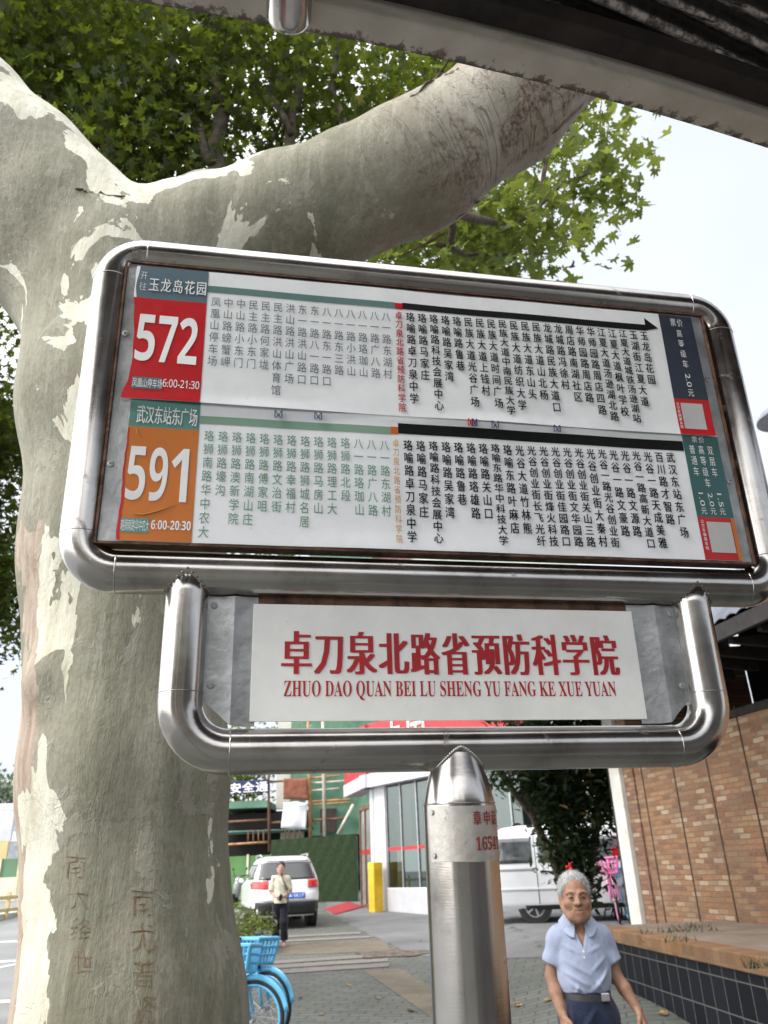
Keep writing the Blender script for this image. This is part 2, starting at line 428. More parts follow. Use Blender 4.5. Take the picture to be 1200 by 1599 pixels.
# route tray (a folded galvanised box) with lips, rivets
m = MB(); m.box((-.566, -.026, -.258), (.548, -.004, .266)); tray = sp(m.build('route_tray', GALV, sign, bevel=.002))
m = MB(); m.box((-.569, -.030, -.258), (-.5655, -.002, .266)); m.box((.5475, -.030, -.258), (.551, -.002, .266))
m.box((-.569, -.030, -.2612), (.551, -.002, -.2578)); m.box((-.569, -.030, .2658), (.551, -.002, .2692))
m.each('tray_lip', RUST, tray)
def rivet(name, pts, y, par, r=.0058):
    for u_, w_ in pts:
        m = MB(); m.lathe([(r, 0), (r * .96, .0016), (r * .6, .0026), (r * .36, .0027), (r * .33, .0012), (.0002, .0011)], 18, (0, 0, 0))
        o = m.build(name, GALV, par, smooth=.7); o.rotation_euler = (math.pi / 2, 0, 0); o.location = (u_, y, w_)
rivet('rivet', [(-.5575, .118), (-.5575, -.127), (.5345, .118), (.5345, -.1)], -.026, tray)
# small lugs that hold the tray
m = MB()
for s_, w_ in ((-1, 0.), (-1, .2), (1, .06), (1, -.06)): m.sphere((s_ * .5605 if s_ > 0 else -.571, -.012, w_), (.010, .012, .010), 10, 8)
m.each('weld_lug', RUST, tray, smooth=3.2)

def paper(name, col, rough=.32):
    q = NT(name); v = q.obj()
    d = q.ramp(q.noise(v, 9, 6, .7), [(.35, 1.), (.72, .86)])
    sp_ = q.ramp(q.noise(v, 150, 2), [(.76, 0.), (.8, .5)])
    q.set(Base_Color=q.mix(sp_, q.mix(1., col, d, 'MULTIPLY'), [c * .35 for c in col]), Roughness=q.ramp(q.noise(v, 30, 3), [(.3, rough), (.7, rough + .15)]), Specular_IOR_Level=.4,
          Normal=q.bump(q.noise(v, 16, 3, .5), .12, .006))
    return q.m
WHITE = paper('white vinyl sheet', (.86, .885, .92)); SLATE = paper('slate blue vinyl', (.1, .16, .2)); REDV = paper('red vinyl', (.5, .007, .012))
TEAL = paper('teal vinyl', (.1, .27, .24)); ORANGE = paper('orange vinyl', (.56, .16, .018)); NAVY = paper('navy vinyl', (.03, .038, .06)); SEA = paper('dark teal vinyl', (.035, .12, .12))
INKK = M('black ink', (.004, .004, .005), .6, spec=.15); INKG = M('slate ink', (.12, .16, .18), .5); INKT = M('green ink', (.15, .3, .22), .5)
INKR = M('red ink', (.5, .02, .02), .5); INKO = M('orange ink', (.6, .3, .06), .5); INKW = M('white ink', (.82, .83, .84), .5); INKB = M('blue ink', (.03, .06, .14), .5)
STRG = paper('grey green stripe', (.12, .22, .21)); STRT = paper('pale green stripe', (.22, .36, .27)); STRK = M('black stripe', (.004, .004, .0045), .55, 0, .3, 20, spec=.2); STRR = paper('red stripe', (.55, .01, .01)); STRO = paper('orange stripe', (.6, .12, .01))
PALE = paper('pale grey vinyl', (.5, .5, .5))

def bend1(u_, w_):       # gentle waves of the vinyl, in metres towards the viewer
    return .0009 * math.sin(u_ * 11 + 1) * math.cos(w_ * 9) + .0006 * math.sin(u_ * 23 + w_ * 17) + .0035 * math.exp(-((w_ + .012) / .012) ** 2) * (.4 + .4 * math.sin(u_ * 14))
def bend2(u_, w_): return .0012 * math.sin(u_ * 8 + 2) * math.cos(w_ * 11 + 1) + .0005 * math.sin(u_ * 31) + .004 * math.exp(-((w_ + .012) / .010) ** 2) * (.5 + .5 * math.sin(u_ * 9 + 1)) + .003 * math.exp(-((w_ + .255) / .02) ** 2) * max(0, math.sin(u_ * 6 + 2))
def sheet_fn(bend, y): return lambda u_, w_, d=0: (u_, y - bend(u_, w_) - d, w_)
def block(fn, lift, u0, u1, w0, w1, name, mat, par, nu=24, nv=8, jag=None):
    m = MB()
    def g(i, j):
        w_ = w0 + (w1 - w0) * j; a = u0 + (jag(w_) if jag else 0); return fn(a + (u1 - a) * i, w_, lift)
    m.grid(g, nu, nv); return m.build(name, mat, par, smooth=3.2)
def sheet(y, bend, u0, u1, w0, w1, name, label, par, jag=None):
    fn = sheet_fn(bend, y); m = MB()
    def g(i, j):
        w_ = w0 + (w1 - w0) * j; a = u0 + (jag(w_) if jag else 0); return fn(a + (u1 - a) * i, w_)
    m.grid(g, 120, 40)
    m.grid(lambda i, j: tuple(np.array(g(1 - i, j)) + (0, .0007, 0)), 120, 40)
    return sp(m.build(name, WHITE, par, smooth=3.2, label=label)), fn
# --- lower sheet (591) first, upper sheet (572) laps over it
jag2 = lambda w_: .0008 * math.sin(w_ * 60) + .0006 * math.sin(w_ * 190) + .004 * max(0, math.sin(w_ * 13 + 1)) ** 6
s591, f2 = sheet(-.0285, bend2, -.536, .5265, -.256, -.001, 'route_sheet', 'white route sheet with orange block reading 591', sign, jag2)
jag1 = lambda w_: -.004 + .0045 * math.sin(w_ * 21) + .0006 * math.sin(w_ * 120) - .006 * ss((.03 - w_) / .03)
s572, f1 = sheet(-.0325, bend1, -.541, .5215, -.0105, .2575, 'route_sheet', 'white route sheet with red block reading 572', sign, jag1)
L1, L2 = .0006, .0014
# 572
block(f1, L1, -.545, -.4255, .19, .2572, 'destination_panel', SLATE, s572, 16, 8, lambda w_: .002 * math.sin(w_ * 80))
block(f1, L1, -.541, -.4255, -.0103, .19, 'number_panel', REDV, s572, 16, 24, jag1)
t = Text(lambda u_, w_, d=0: f1(u_, w_, L2 + d))
for i, ch in enumerate('玉龙岛花园'): t.cell(ch, -.517 + i * .0203, .2195, .0185, .031, .0, 0, .012)
for i, ch in enumerate('572'): t.fit(chr(SANSB['d'] + int(ch)), -.5375 + i * .0350, -.5375 + i * .0350 + .0312, .0615, .1555)
t.fit(mathdigits('6:00-21:30', SANS), -.4875, -.4285, .0143, .0295, .006)
for i, ch in enumerate('凤凰山停车场'): t.cell(ch, -.5325 + i * .0081, .0195, .0082, .0185, .0)
t.build('lettering', INKW, s572)
block(f1, L1 * 1.8, -.537, -.4895, .0085, .0305, 'terminus_patch', SLATE, s572, 8, 4)
t = Text(lambda u_, w_, d=0: f1(u_, w_, L2 + d))
t.cell('开', -.5352, .2375, .013, .019, -.012); t.cell('往', -.5352, .2135, .013, .019, -.012)
t.build('lettering', INKW, s572)
block(f1, L1, -.4255, -.0865, .2140, .2275, 'line_stripe', STRG, s572, 40, 2); block(f1, L1, -.0865, -.0725, .2132, .2268, 'line_stripe', STRR, s572, 3, 2); block(f1, L1, -.0725, .4165, .2145, .2285, 'line_stripe', STRK, s572, 60, 2)
m = MB(); m.add([f1(.4160, .2445, L1), f1(.4160, .2150, L1), f1(.4430, .2225, L1)], [(0, 1, 2)]); m.build('arrow_head', STRK, s572)
g1 = '凤凰山停车场 中山路螃蟹岬 中山路小东门 民主路小东门 民主路何家垅 民主路洪山体育馆 洪山路洪山广场 东一路洪山路口 东一路八一路口 八一路东一路口 八一路东三路 八一路小洪山 八一路珞珈山 八一路广八路 八一路东湖村'.split()
t = Text(lambda u_, w_, d=0: f1(u_, w_, L2 + d))
for i, s_ in enumerate(g1): t.column(s_, -.4097 + i * .0218, .2045, .0242, .0172, .0215, .0)
t.build('stop_names', INKG, s572)
t = Text(lambda u_, w_, d=0: f1(u_, w_, L2 + d)); t.column('卓刀泉北路省预防科学院', -.0808, .2075, .0192, .0142, .0185, .0, 0, .010); t.build('stop_names', INKR, s572)
b1 = '珞喻路卓刀泉中学 珞喻路马家庄 珞喻路科技会展中心 珞喻路吴家湾 珞喻路鲁巷 民族大道光谷广场 民族大道上钱村 民族大道时间广场 民族大道中南民族大学 民族大道纺织大学 民族大道东山头 民族大道山北杨 龙城路民族大道口 龙城路冯徐村 周店路南湖社区 华师园路周店路 华师园路周店四路 江夏大道汤逊湖北路 江夏大道枫叶学校 江夏大道城铁汤逊湖站 玉湖街江夏大道 玉龙岛花园'.split()
t = Text(lambda u_, w_, d=0: f1(u_, w_, L2 + d))
for i, s_ in enumerate(b1):
    p = min(.0245, .2065 / len(s_)); t.column(s_, -.0588 + i * .02227, .2085 + .0002 * i, p, .0172, min(.022, p * .93), .0, 0, .013)
t.build('stop_names', INKK, s572)
block(f1, L1, .449, .521, .066, .2572, 'fare_panel', NAVY, s572, 10, 14); block(f1, L1, .449, .521, -.0103, .066, 'fare_panel', REDV, s572, 10, 8); block(f1, L1 * 1.7, .4605, .5055, .002, .057, 'code_patch', PALE, s572, 6, 6)
t = Text(lambda u_, w_, d=0: f1(u_, w_, L2 + d))
t.cell('票', .4775, .240, .013, .020, -.004); t.cell('价', .4925, .240, .013, .020, -.004)
for i, ch in enumerate('高等级车'): t.cell(ch, .4865, .2145 - i * .0235, .0125, .019, -.002)
t.fit('2.0', .4815, .4915, .093, .122, .0, 1); t.cell('元', .4865, .0805, .0125, .018, 0)
for i, ch in enumerate('公交车辆乘车码'): t.cell(ch, .4545, .054 - i * .0082, .0066, .0078, .004)
t.build('lettering', INKW, s572)
# 591
block(f2, L1, -.536, -.4245, -.0585, -.0015, 'destination_panel', TEAL, s591, 16, 8, lambda w_: .0)
block(f2, L1, -.536, -.4245, -.2555, -.0585, 'number_panel', ORANGE, s591, 16, 24, jag2)
block(f2, L1 * 1.8, -.532, -.4905, -.2425, -.2185, 'terminus_patch', TEAL, s591, 8, 4)
m = MB()          # red edge left of the orange block
m.grid(lambda i, j: f2(-.5365 + jag2(-.256 + .195 * j) + i * (.005 - .003 * j), -.256 + .195 * j, L1 * 1.6), 2, 16); m.build('red_edge', REDV, s591)
t = Text(lambda u_, w_, d=0: f2(u_, w_, L2 + d))
for i, ch in enumerate('武汉东站东广场'): t.cell(ch, -.518 + i * .0139, -.0365, .0142, .0345, .0, 0, .014)
for i, ch in enumerate('591'):
    t.fit(chr(SANSB['d'] + int(ch)), -.5305 + i * .0335, -.5305 + i * .0335 + (.0285 if ch != '1' else .0205) + (.006 if ch == '1' else 0), -.1885, -.0945, -.004)
t.fit(mathdigits('6:00-20:30', SANSB), -.4870, -.4270, -.2360, -.2205)
for i, ch in enumerate('珞狮南路华中农大'): t.cell(ch, -.5295 + i * .0053, -.2305, .0056, .021, .0)
t.build('lettering', INKW, s591)
t = Text(lambda u_, w_, d=0: f2(u_, w_, L2 + d)); t.cell('开', -.5315, -.0235, .011, .019, -.012); t.cell('往', -.5315, -.0465, .011, .019, -.012); t.build('lettering', INKT, s591)
m = MB()          # pale crease scratched across the orange block
m.tube([f2(-.5165, -.211, L2), f2(-.500, -.2125, L2), f2(-.48, -.206, L2), f2(-.452, -.1925, L2)], [.0004, .0011, .001, .0003], 6); m.tube([f2(-.524, -.062, L2), f2(-.521, -.07, L2), f2(-.515, -.0765, L2)], [.0003, .001, .0003], 6); m.each('crease', INKO, s591)
block(f2, L1, -.4245, -.1025, -.0460, -.0318, 'line_stripe', STRT, s591, 40, 2); block(f2, L1, -.1025, -.089, -.0450, -.0310, 'line_stripe', STRO, s591, 3, 2); block(f2, L1, -.089, .452, -.0435, -.0235, 'line_stripe', STRK, s591, 60, 2)
g2 = '珞狮南路华中农大 珞狮路壕沟 珞狮路澳新学院 珞狮路南湖山庄 珞狮路傅家咀 珞狮路文治街 珞狮路幸福村 珞狮路狮城名居 珞狮路马房山 珞狮路理工大 珞狮路北段 八一路珞珈山 八一路广八路 八一路东湖村'.split()
t = Text(lambda u_, w_, d=0: f2(u_, w_, L2 + d))
for i, s_ in enumerate(g2): t.column(s_, -.4075 + i * .02255, -.0575, .0242, .0168, .0215, .002)
t.build('stop_names', INKT, s591)
t = Text(lambda u_, w_, d=0: f2(u_, w_, L2 + d)); t.column('卓刀泉北路省预防科学院', -.0945, -.0545, .0175, .0115, .0165, .0); t.build('stop_names', INKO, s591)
b2 = '珞喻路卓刀泉中学 珞喻路马家庄 珞喻路科技会展中心 珞喻路吴家湾 珞喻路鲁巷 珞喻路珞雄路 珞喻路关山口 珞喻东路华中科技大学 珞喻东路叶麻店 光谷大道竹林熊 光谷创业街长飞光纤 光谷创业街烽火科技 光谷创业街佳园路口 光谷创业街文华园路 光谷创业街关山三路 光谷创业街大秦村 光谷一路光谷创业街 光谷一路文豪路 光谷一路文源路 光谷一路高新大道口 光谷一路天成美雅 百川路才智路 武汉东站东广场'.split()
t = Text(lambda u_, w_, d=0: f2(u_, w_, L2 + d))
for i, s_ in enumerate(b2):
    p = min(.0245, .1915 / len(s_)); t.column(s_, -.073 + i * .02246, -.0545 + .0003 * i, p, .0168, min(.022, p * .93), .0, 0, .014)
t.build('stop_names', INKK, s591)
for u_, w_, mt in ((-.2954, -.0222, INKB), (-.2281, -.0211, INKB), (.0405, -.0159, INKR), (.0485, -.0161, INKB), (.0861, -.0173, INKB), (.2035, -.0165, INKB)):
    m = MB(); a, b = .0058 if mt is INKB and u_ != .0485 else .0038, .0066
    for P_ in ([(-a, b), (-a, -b)], [(a, b), (a, -b)], [(-a * .8, b), (0, -b * .45), (a * .8, b)], [(-a * .6, -b), (0, b * .1), (a * .6, -b)]):
        m.tube([f2(u_ + q[0], w_ + q[1], .0048) for q in P_], .0009, 5)
    m.build('metro_mark', mt, s591)
block(f2, L1, .453, .5262, -.1745, -.0105, 'fare_panel', SEA, s591, 10, 14); block(f2, L1, .453, .5262, -.2555, -.1745, 'fare_panel', REDV, s591, 10, 8); block(f2, L1 * 1.7, .5185, .5262, -.2555, -.1745, 'fare_edge', ORANGE, s591, 3, 8); block(f2, L1 * 1.9, .4685, .5165, -.2415, -.1835, 'code_patch', PALE, s591, 6, 6)
t = Text(lambda u_, w_, d=0: f2(u_, w_, L2 + d))
for k, (s_, n_) in enumerate((('普通车', '1.0'), ('高等级车', '2.0'), ('双层车', '1.5'))):
    u_ = .4685 + k * .0185
    for i, ch in enumerate(s_): t.cell(ch, u_, -.0395 - i * .0225, .0120, .020, .0)
    t.fit(n_, u_ - .0045, u_ + .0045, -.1535, -.127, .0, 1); t.cell('元', u_, -.1625, .012, .0145, 0)
t.cell('票', .477, -.0185, .012, .014, 0); t.cell('价', .491, -.0185, .012, .014, 0)
for i, ch in enumerate('公交车辆乘车码'): t.cell(ch, .4605, -.1835 - i * .0084, .0066, .0078, .004)
t.build('lettering', INKW, s591)

# name plate with bent galvanised brackets
m = MB()
for s_ in (-1, 1):
    u0 = s_ * .3935; u1 = s_ * (.318 if s_ < 0 else .304)
    prof = [(u0, 0), (s_ * .372, 0), (s_ * .354, -.006), (s_ * .336, -.001), (u1, -.001)]
    top, bot = (-.333, -.5305)
    V = []; 
    for (uu, yy) in prof:
        zb = bot if abs(uu) < .352 else (bot + (abs(uu) - .352) / (.3935 - .352) * .037)
        for dy in (0, .002):
            V += [(uu, yy + dy, top), (uu, yy + dy, zb)]
    Fc = []
    for i in range(len(prof) - 1):
        a = i * 4; b = a + 4
        Fc += [(a, a + 1, b + 1, b), (a + 2, b + 2, b + 3, a + 3), (a, b, b + 2, a + 2), (a + 1, a + 3, b + 3, b + 1)]
    Fc += [(0, 2, 3, 1), (len(V) - 4, len(V) - 3, len(V) - 1, len(V) - 2)]
    mm = MB(); mm.add(V, Fc); br = sp(mm.build('bracket', GALV, sign, smooth=.5))
    rivet('rivet', [(s_ * .3855, -.3475), (s_ * .3845, -.47)], 0., br, .0055)
m = MB(); m.box((-.3255, -.0045, -.524), (.3115, -.0015, -.3445)); npl = sp(m.build('name_plate', paper('white enamel', (.87, .875, .86), .3), sign, bevel=.0008))
m = MB(); m.box((-.40, .0005, -.352), (.40, .010, -.3315)); sp(m.build('top_rail', RUST, sign))
for s_ in (-1, 1):
    m = MB(); m.box((s_ * .3965 - .003, -.003, -.50), (s_ * .3965 + .003, .012, -.332)); sp(m.build('side_rail', GALV, sign))
t = Text(lambda u_, w_, d=0: (u_, -.0052 - d, w_))
for i, ch in enumerate('卓刀泉北路省预防科学院'): t.cell(ch, -.2575 + i * .0508, -.4205, .0475, .073, -.004, 0, .052)
w0, w1 = -.4885, -.4635
words = 'ZHUO DAO QUAN BEI LU SHENG YU FANG KE XUE YUAN'
t.fit(mathdigits(words, SERIFB), -.2762, .2632, w0 - .0045, w1)
t.build('lettering', M('deep red ink', (.42, .012, .02), .5), npl)
# ================================================================== plane tree behind the sign
def bark_mat():
    q = NT('plane tree bark'); v = q.obj(); xyz = q.n('ShaderNodeSeparateXYZ', {0: v}); X, Y, Z = xyz.outputs
    vs = q.obj((1, 1, .45))
    n1 = q.noise(vs, 2.2, 5, .6)
    base = q.ramp(n1, [(.32, (.155, .155, .108)), (.5, (.215, .215, .163)), (.68, (.285, .282, .228))])
    vst = q.obj((9, 9, .8)); base = q.mix(q.ramp(q.noise(vst, 3, 4, .6), [(.45, 0.), (.72, .5)]), base, (.38, .355, .3))
    mott = q.ramp(q.noise(v, 26, 6, .75), [(.5, 0.), (.62, .35)]); base = q.mix(mott, base, (.155, .135, .095))
    spk = q.ramp(q.noise(q.obj((1, 1, .5)), 120, 4, .75), [(.40, .3), (.52, 0.)]); base = q.mix(spk, base, (.13, .115, .08)); vln = q.ramp(q.math('ABSOLUTE', q.math('SUBTRACT', q.noise(q.obj((1, 1, .12)), 11, 5, .65, .5), .5)), [(0., .22), (.012, 0.)]); base = q.mix(vln, base, (.13, .11, .075)); mott2 = q.ramp(q.noise(vs, 8.5, 6, .7, .8), [(.56, 0.), (.58, .5)]); base = q.mix(mott2, base, (.32, .31, .26))
    # pale cream where old bark has fallen off: long strip up the left side of the trunk and ragged plates elsewhere
    wob = q.math('MULTIPLY_ADD', q.noise(q.obj((1, 1, .55)), 4.2, 5, .6, .6), .34, -.17)
    strip = q.math('ADD', q.math('ADD', X, q.math('MULTIPLY', Z, .055)), wob)
    lowz = q.math('LESS_THAN', q.math('ADD', Z, q.math('MULTIPLY', q.noise(q.obj((1, 1, .6)), 3.1, 5, .65), 1.6)), 3.25)
    m1 = q.math('MULTIPLY', q.math('LESS_THAN', strip, -.115), lowz)
    edge = q.math('LESS_THAN', q.math('ADD', q.math('ADD', X, q.math('MULTIPLY', Z, .06)), q.math('MULTIPLY', wob, .35)), -.205)   # brownish side bark left of the strip
    m1 = q.math('MULTIPLY', m1, q.math('SUBTRACT', 1., q.math('MULTIPLY', edge, lowz)))
    hole = q.math('GREATER_THAN', q.noise(q.obj((1, 1, .5)), 4.5, 3, .5, .4), .44); m1 = q.math('MULTIPLY', m1, hole)
    pn = q.noise(q.obj((1, 1, .7)), 4.4, 5, .55, .9)
    up = q.n('ShaderNodeMapRange', {'Value': Z, 1: 2.2, 2: 3.7, 3: .640, 4: .565}).outputs[0]
    m2 = q.math('GREATER_THAN', pn, up)
    far = q.math('LESS_THAN', q.math('ADD', X, q.math('MULTIPLY', q.noise(v, 7, 5, .65), 1.3)), 1.05); m2 = q.math('MULTIPLY', m2, far)
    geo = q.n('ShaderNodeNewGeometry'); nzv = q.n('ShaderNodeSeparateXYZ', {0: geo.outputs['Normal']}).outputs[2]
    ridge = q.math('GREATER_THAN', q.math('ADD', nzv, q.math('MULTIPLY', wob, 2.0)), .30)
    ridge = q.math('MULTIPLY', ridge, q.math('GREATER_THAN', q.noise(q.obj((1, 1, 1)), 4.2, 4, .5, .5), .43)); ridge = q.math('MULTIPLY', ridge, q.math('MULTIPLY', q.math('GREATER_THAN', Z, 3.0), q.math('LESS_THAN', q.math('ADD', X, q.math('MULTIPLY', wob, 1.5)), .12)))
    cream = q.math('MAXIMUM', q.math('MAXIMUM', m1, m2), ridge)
    ccol = q.ramp(q.noise(q.obj((3, 3, .8)), 6, 5, .6), [(.3, (.47, .45, .35)), (.55, (.6, .59, .5)), (.8, (.68, .68, .62))])
    base = q.mix(q.math('MULTIPLY', edge, lowz), base, q.ramp(q.noise(vst, 5, 4), [(.35, (.3, .23, .18)), (.65, (.42, .36, .3))]))
    col = q.mix(cream, base, ccol)
    # reddish brown scabs
    sc = q.math('GREATER_THAN', q.noise(v, 6.5, 4, .55, .4), .705); col = q.mix(q.math('MULTIPLY', sc, .8), col, q.ramp(q.noise(v, 45, 4), [(.35, (.16, .1, .065)), (.7, (.36, .27, .2))]))
    # cracked old bark on the big right limb, running across it
    rx = q.n('ShaderNodeMapRange', {'Value': X, 1: .42, 2: 1.0}).outputs[0]
    cv = q.obj2((0, math.radians(30), 0), (1, .16, .16))
    rn = q.noise(cv, 20, 3, .55, .6); crk = q.ramp(q.math('ABSOLUTE', q.math('SUBTRACT', rn, .5)), [(.0, 1.), (.022, 0.)])
    rn2 = q.noise(q.obj2((0, math.radians(30), 0), (.25, 1, 1)), 16, 4, .6, .8); crk2 = q.ramp(q.math('ABSOLUTE', q.math('SUBTRACT', rn2, .5)), [(.0, .8), (.012, 0.)])
    patchy = q.ramp(q.noise(v, 2.4, 5, .65), [(.40, .12), (.56, 1.)])
    crk = q.math('MULTIPLY', q.math('MULTIPLY', q.math('MAXIMUM', crk, q.math('MULTIPLY', crk2, q.ramp(q.noise(v, 3.1, 3), [(.5, 0.), (.6, 1.)]))), rx), patchy)
    lim = q.ramp(q.noise(q.obj((1, 1, 1)), 7, 5, .65), [(.35, (.34, .30, .25)), (.65, (.48, .44, .39))])
    col = q.mix(q.math('MULTIPLY', rx, .75), col, q.mix(.65, col, lim)); col = q.mix(q.math('MULTIPLY', crk, .62), col, (.07, .05, .038))
    gr = q.math('MULTIPLY', q.ramp(q.noise(v, 3.4, 5, .7, .5), [(.49, 0.), (.57, .85)]), rx); col = q.mix(gr, col, q.ramp(q.noise(v, 60, 4), [(.4, (.08, .055, .04)), (.6, (.28, .23, .19))]))
    # bark dark and flaking along the underside of that limb
    und = q.math('MULTIPLY', q.ramp(q.math('ADD', nzv, q.math('MULTIPLY', wob, 1.4)), [(.0, 1.), (.12, 0.)]), 0.)
    q.set(Base_Color=col, Roughness=.8, Specular_IOR_Level=.25)
    h = q.math('ADD', q.math('MULTIPLY', cream, -1.0), q.math('MULTIPLY', q.noise(v, 34, 6, .7), .55)); h = q.math('SUBTRACT', h, q.math('MULTIPLY', crk, 1.)); h = q.math('ADD', h, q.math('MULTIPLY', q.noise(q.obj((5, 5, 1)), 7, 4), .5)); h = q.math('ADD', h, q.math('MULTIPLY', mott2, .35)); h = q.math('ADD', h, q.math('MULTIPLY', q.noise(q.obj((14, 14, 2.2)), 5, 5, .7), .5))
    h = q.math('ADD', h, q.math('MULTIPLY', vln, -.4)); q.set(Normal=q.bump(h, .6, .010))
    return q.m
BARK = bark_mat()
TB = Vector((-.56, 2.2, 0))
def tl(p): return (p[0] - TB.x, p[1] - TB.y, p[2])
tree = empty('plane_tree', TB, label='big plane tree with mottled pale bark behind the bus stop sign', cat='tree')
tr_pts = [(tl((-.47, 2.2, -.3)), .36), (tl((-.53, 2.2, .3)), .31), (tl(at(203, 1590, 1.87)), .254), (tl(at(194, 1200, 2.11)), .257), (tl(at(195, 855, 2.39)), .286), (tl(at(192, 640, 2.55)), .302), (tl(at(188, 480, 2.74)), .32)]
fork = tl(at(190, 400, 2.86))
rl = [(tl(at(250, 430, 2.85)), .30), (tl(at(330, 400, 2.92)), .27), (tl(at(450, 352, 2.98)), .245), (tl(at(655, 258, 3.08)), .236), (tl(at(795, 165, 3.2)), .228), (tl(at(900, 60, 3.35)), .222), (tl(at(990, -70, 3.6)), .2)]
ll = [(tl(at(150, 440, 2.8)), .31), (tl(at(95, 370, 2.82)), .30), (tl(at(20, 285, 2.86)), .285), (tl(at(-75, 185, 2.95)), .27), (tl(at(-190, 70, 3.1)), .25)]
def treesdf(X, Y, Z):
    d = np.full(X.shape, 9., np.float32)
    for ch in (tr_pts, rl, ll):
        for (a, ra), (b, rb) in zip(ch[:-1], ch[1:]): d = smin(d, sd_cone(X, Y, Z, a, b, ra, rb), .09)
    for px, py, dep, r, rr_ in ((78, 375, 2.66, .15, .10), (300, 352, 2.74, .055, .05), (205, 366, 2.60, .045, .03), (18, 330, 2.68, .09, .06), (70, 1060, 2.0, .05, .03)):
        c = tl(at(px, py, dep)); d = smin(d, np.sqrt((X - c[0]) ** 2 + (Y - c[1]) ** 2 + (Z - c[2]) ** 2) - rr_, .10)
    d += .010 * np.sin(X * 9 + 1) * np.sin(Y * 8 + 2) * np.sin(Z * 3.1 + X * 2) + .005 * np.sin(X * 23 + Z * 4) * np.sin(Y * 19 + 1) * np.sin(Z * 9 + 2) + .0035 * np.sin(np.arctan2(Y, X + .1) * 9 + Z * 1.1)
    return d
V, Fc = surfnet(treesdf, (-1.5, -.75, -.15), (1.95, 1.1, 6.2), .03)
trunk = np_mesh('trunk', V, Fc, BARK, tree)
bvh = BVHTree.FromPolygons([tuple(p) for p in V], Fc)
# loose bark, knots and a broken stub
KN = M('old dark bark', (.14, .1, .07), .9, 0, .5, 25, .8, 60)
def on_trunk(px, py):
    d = Vector(ray(px, py)).normalized(); o = Vector(CC) - TB
    h = bvh.ray_cast(o, d); return h[0], h[1]
r_ = random.Random(5)
for px0, py0, px1, py1, wd in ((118, 295, 148, 300, .009), (152, 301, 200, 308, .007), (640, 152, 690, 118, .016), (690, 118, 718, 108, .016), (845, 290, 858, 236, .010), (680, 381, 698, 384, .016), (862, 210, 912, 160, .010), (712, 342, 765, 303, .008), (630, 398, 695, 364, .010)):
    ps = []
    for i in range(9):
        t = i / 8; p, n = on_trunk(px0 + (px1 - px0) * t, py0 + (py1 - py0) * t + r_.uniform(-2, 2))
        if p is None: p, n = Vector(at(px0 + (px1 - px0) * t, py0 + (py1 - py0) * t, 2.95)) - TB, Vector((0, -1, 0))
        ps.append(p + n * r_.uniform(-.006, .004))
    m = MB(); m.tube(ps, [wd * (.25 + .75 * math.sin(math.pi * (i + .6) / 9.2)) * r_.uniform(.6, 1.1) for i in range(9)], 7, sy=.35); m.build('flaking_bark', KN, trunk, smooth=.8)
# shallow characters scratched into the bark
SCR = M('scratched bark', (.185, .115, .06), .9, 0, .3, 50)
def carve(chars, x, y, dx, dy, wpx, hpx, name='carved_writing', mat=SCR, off=-.021):
    m = MB(); rr2 = random.Random(x)
    for i, ch in enumerate(chars):
        V_, F_ = glyph(ch, off); sh = rr2.uniform(-.15, .15)
        P_ = []
        for a, b in V_:
            a += .035 * math.sin(b * 23 + i * 3 + a * 9) + .02 * math.sin(a * 41 + i); b += .03 * math.sin(a * 19 + i * 5)
            p, n = on_trunk(x + dx * i + (a - .5 + sh * (b - .4)) * wpx, y + dy * i - (b - .38) * hpx)
            P_.append(tuple(p + n * .0012) if p is not None else (0, 0, 0))
        m.add(P_, F_)
    m.build(name, mat, trunk)
carve('南尤普贤', 223, 1408, 1, 56, 40, 50)
carve('南大绛世', 119, 1352, 4, 50, 34, 42, mat=M('faint scratched bark', (.18, .135, .085), .9, 0, .3, 50))

# ------------------------------------------------------------------ foliage
LEAF2D = []
for a, r in ((-90, .12), (-62, .30), (-38, .22), (-18, .52), (8, .58), (14, .36), (30, .34), (48, .66), (64, .68), (68, .42), (80, .46), (90, .95)): LEAF2D.append((math.cos(math.radians(a)) * r, math.sin(math.radians(a)) * r))
LEAF2D = LEAF2D + [(-x, y) for x, y in LEAF2D[-2:0:-1]]
LEAF2D = np.array(LEAF2D) * .62
def leaf_mat(name, dark, light, trans, tw=.55):
    q = NT(name); a = q.n('ShaderNodeAttribute', attribute_name='tint').outputs['Fac']
    c = q.ramp(a, [(0., dark), (.75, light), (.965, light), (.985, (.2, .13, .03))])
    tcol = q.ramp(a, [(0., [k * .75 for k in trans]), (1., [min(1, k * 1.25) for k in trans])])
    d = q.n('ShaderNodeBsdfDiffuse', {'Color': c}); tr = q.n('ShaderNodeBsdfTranslucent', {'Color': tcol}); gl = q.n('ShaderNodeBsdfGlossy', {'Roughness': .45, 'Color': (.5, .5, .5, 1)})
    x = q.n('ShaderNodeMixShader', {0: tw, 1: d.outputs[0], 2: tr.outputs[0]}); y = q.n('ShaderNodeMixShader', {0: .04, 1: x.outputs[0], 2: gl.outputs[0]})
    q.t.links.new(y.outputs[0], q.out.inputs[0]); return q.m
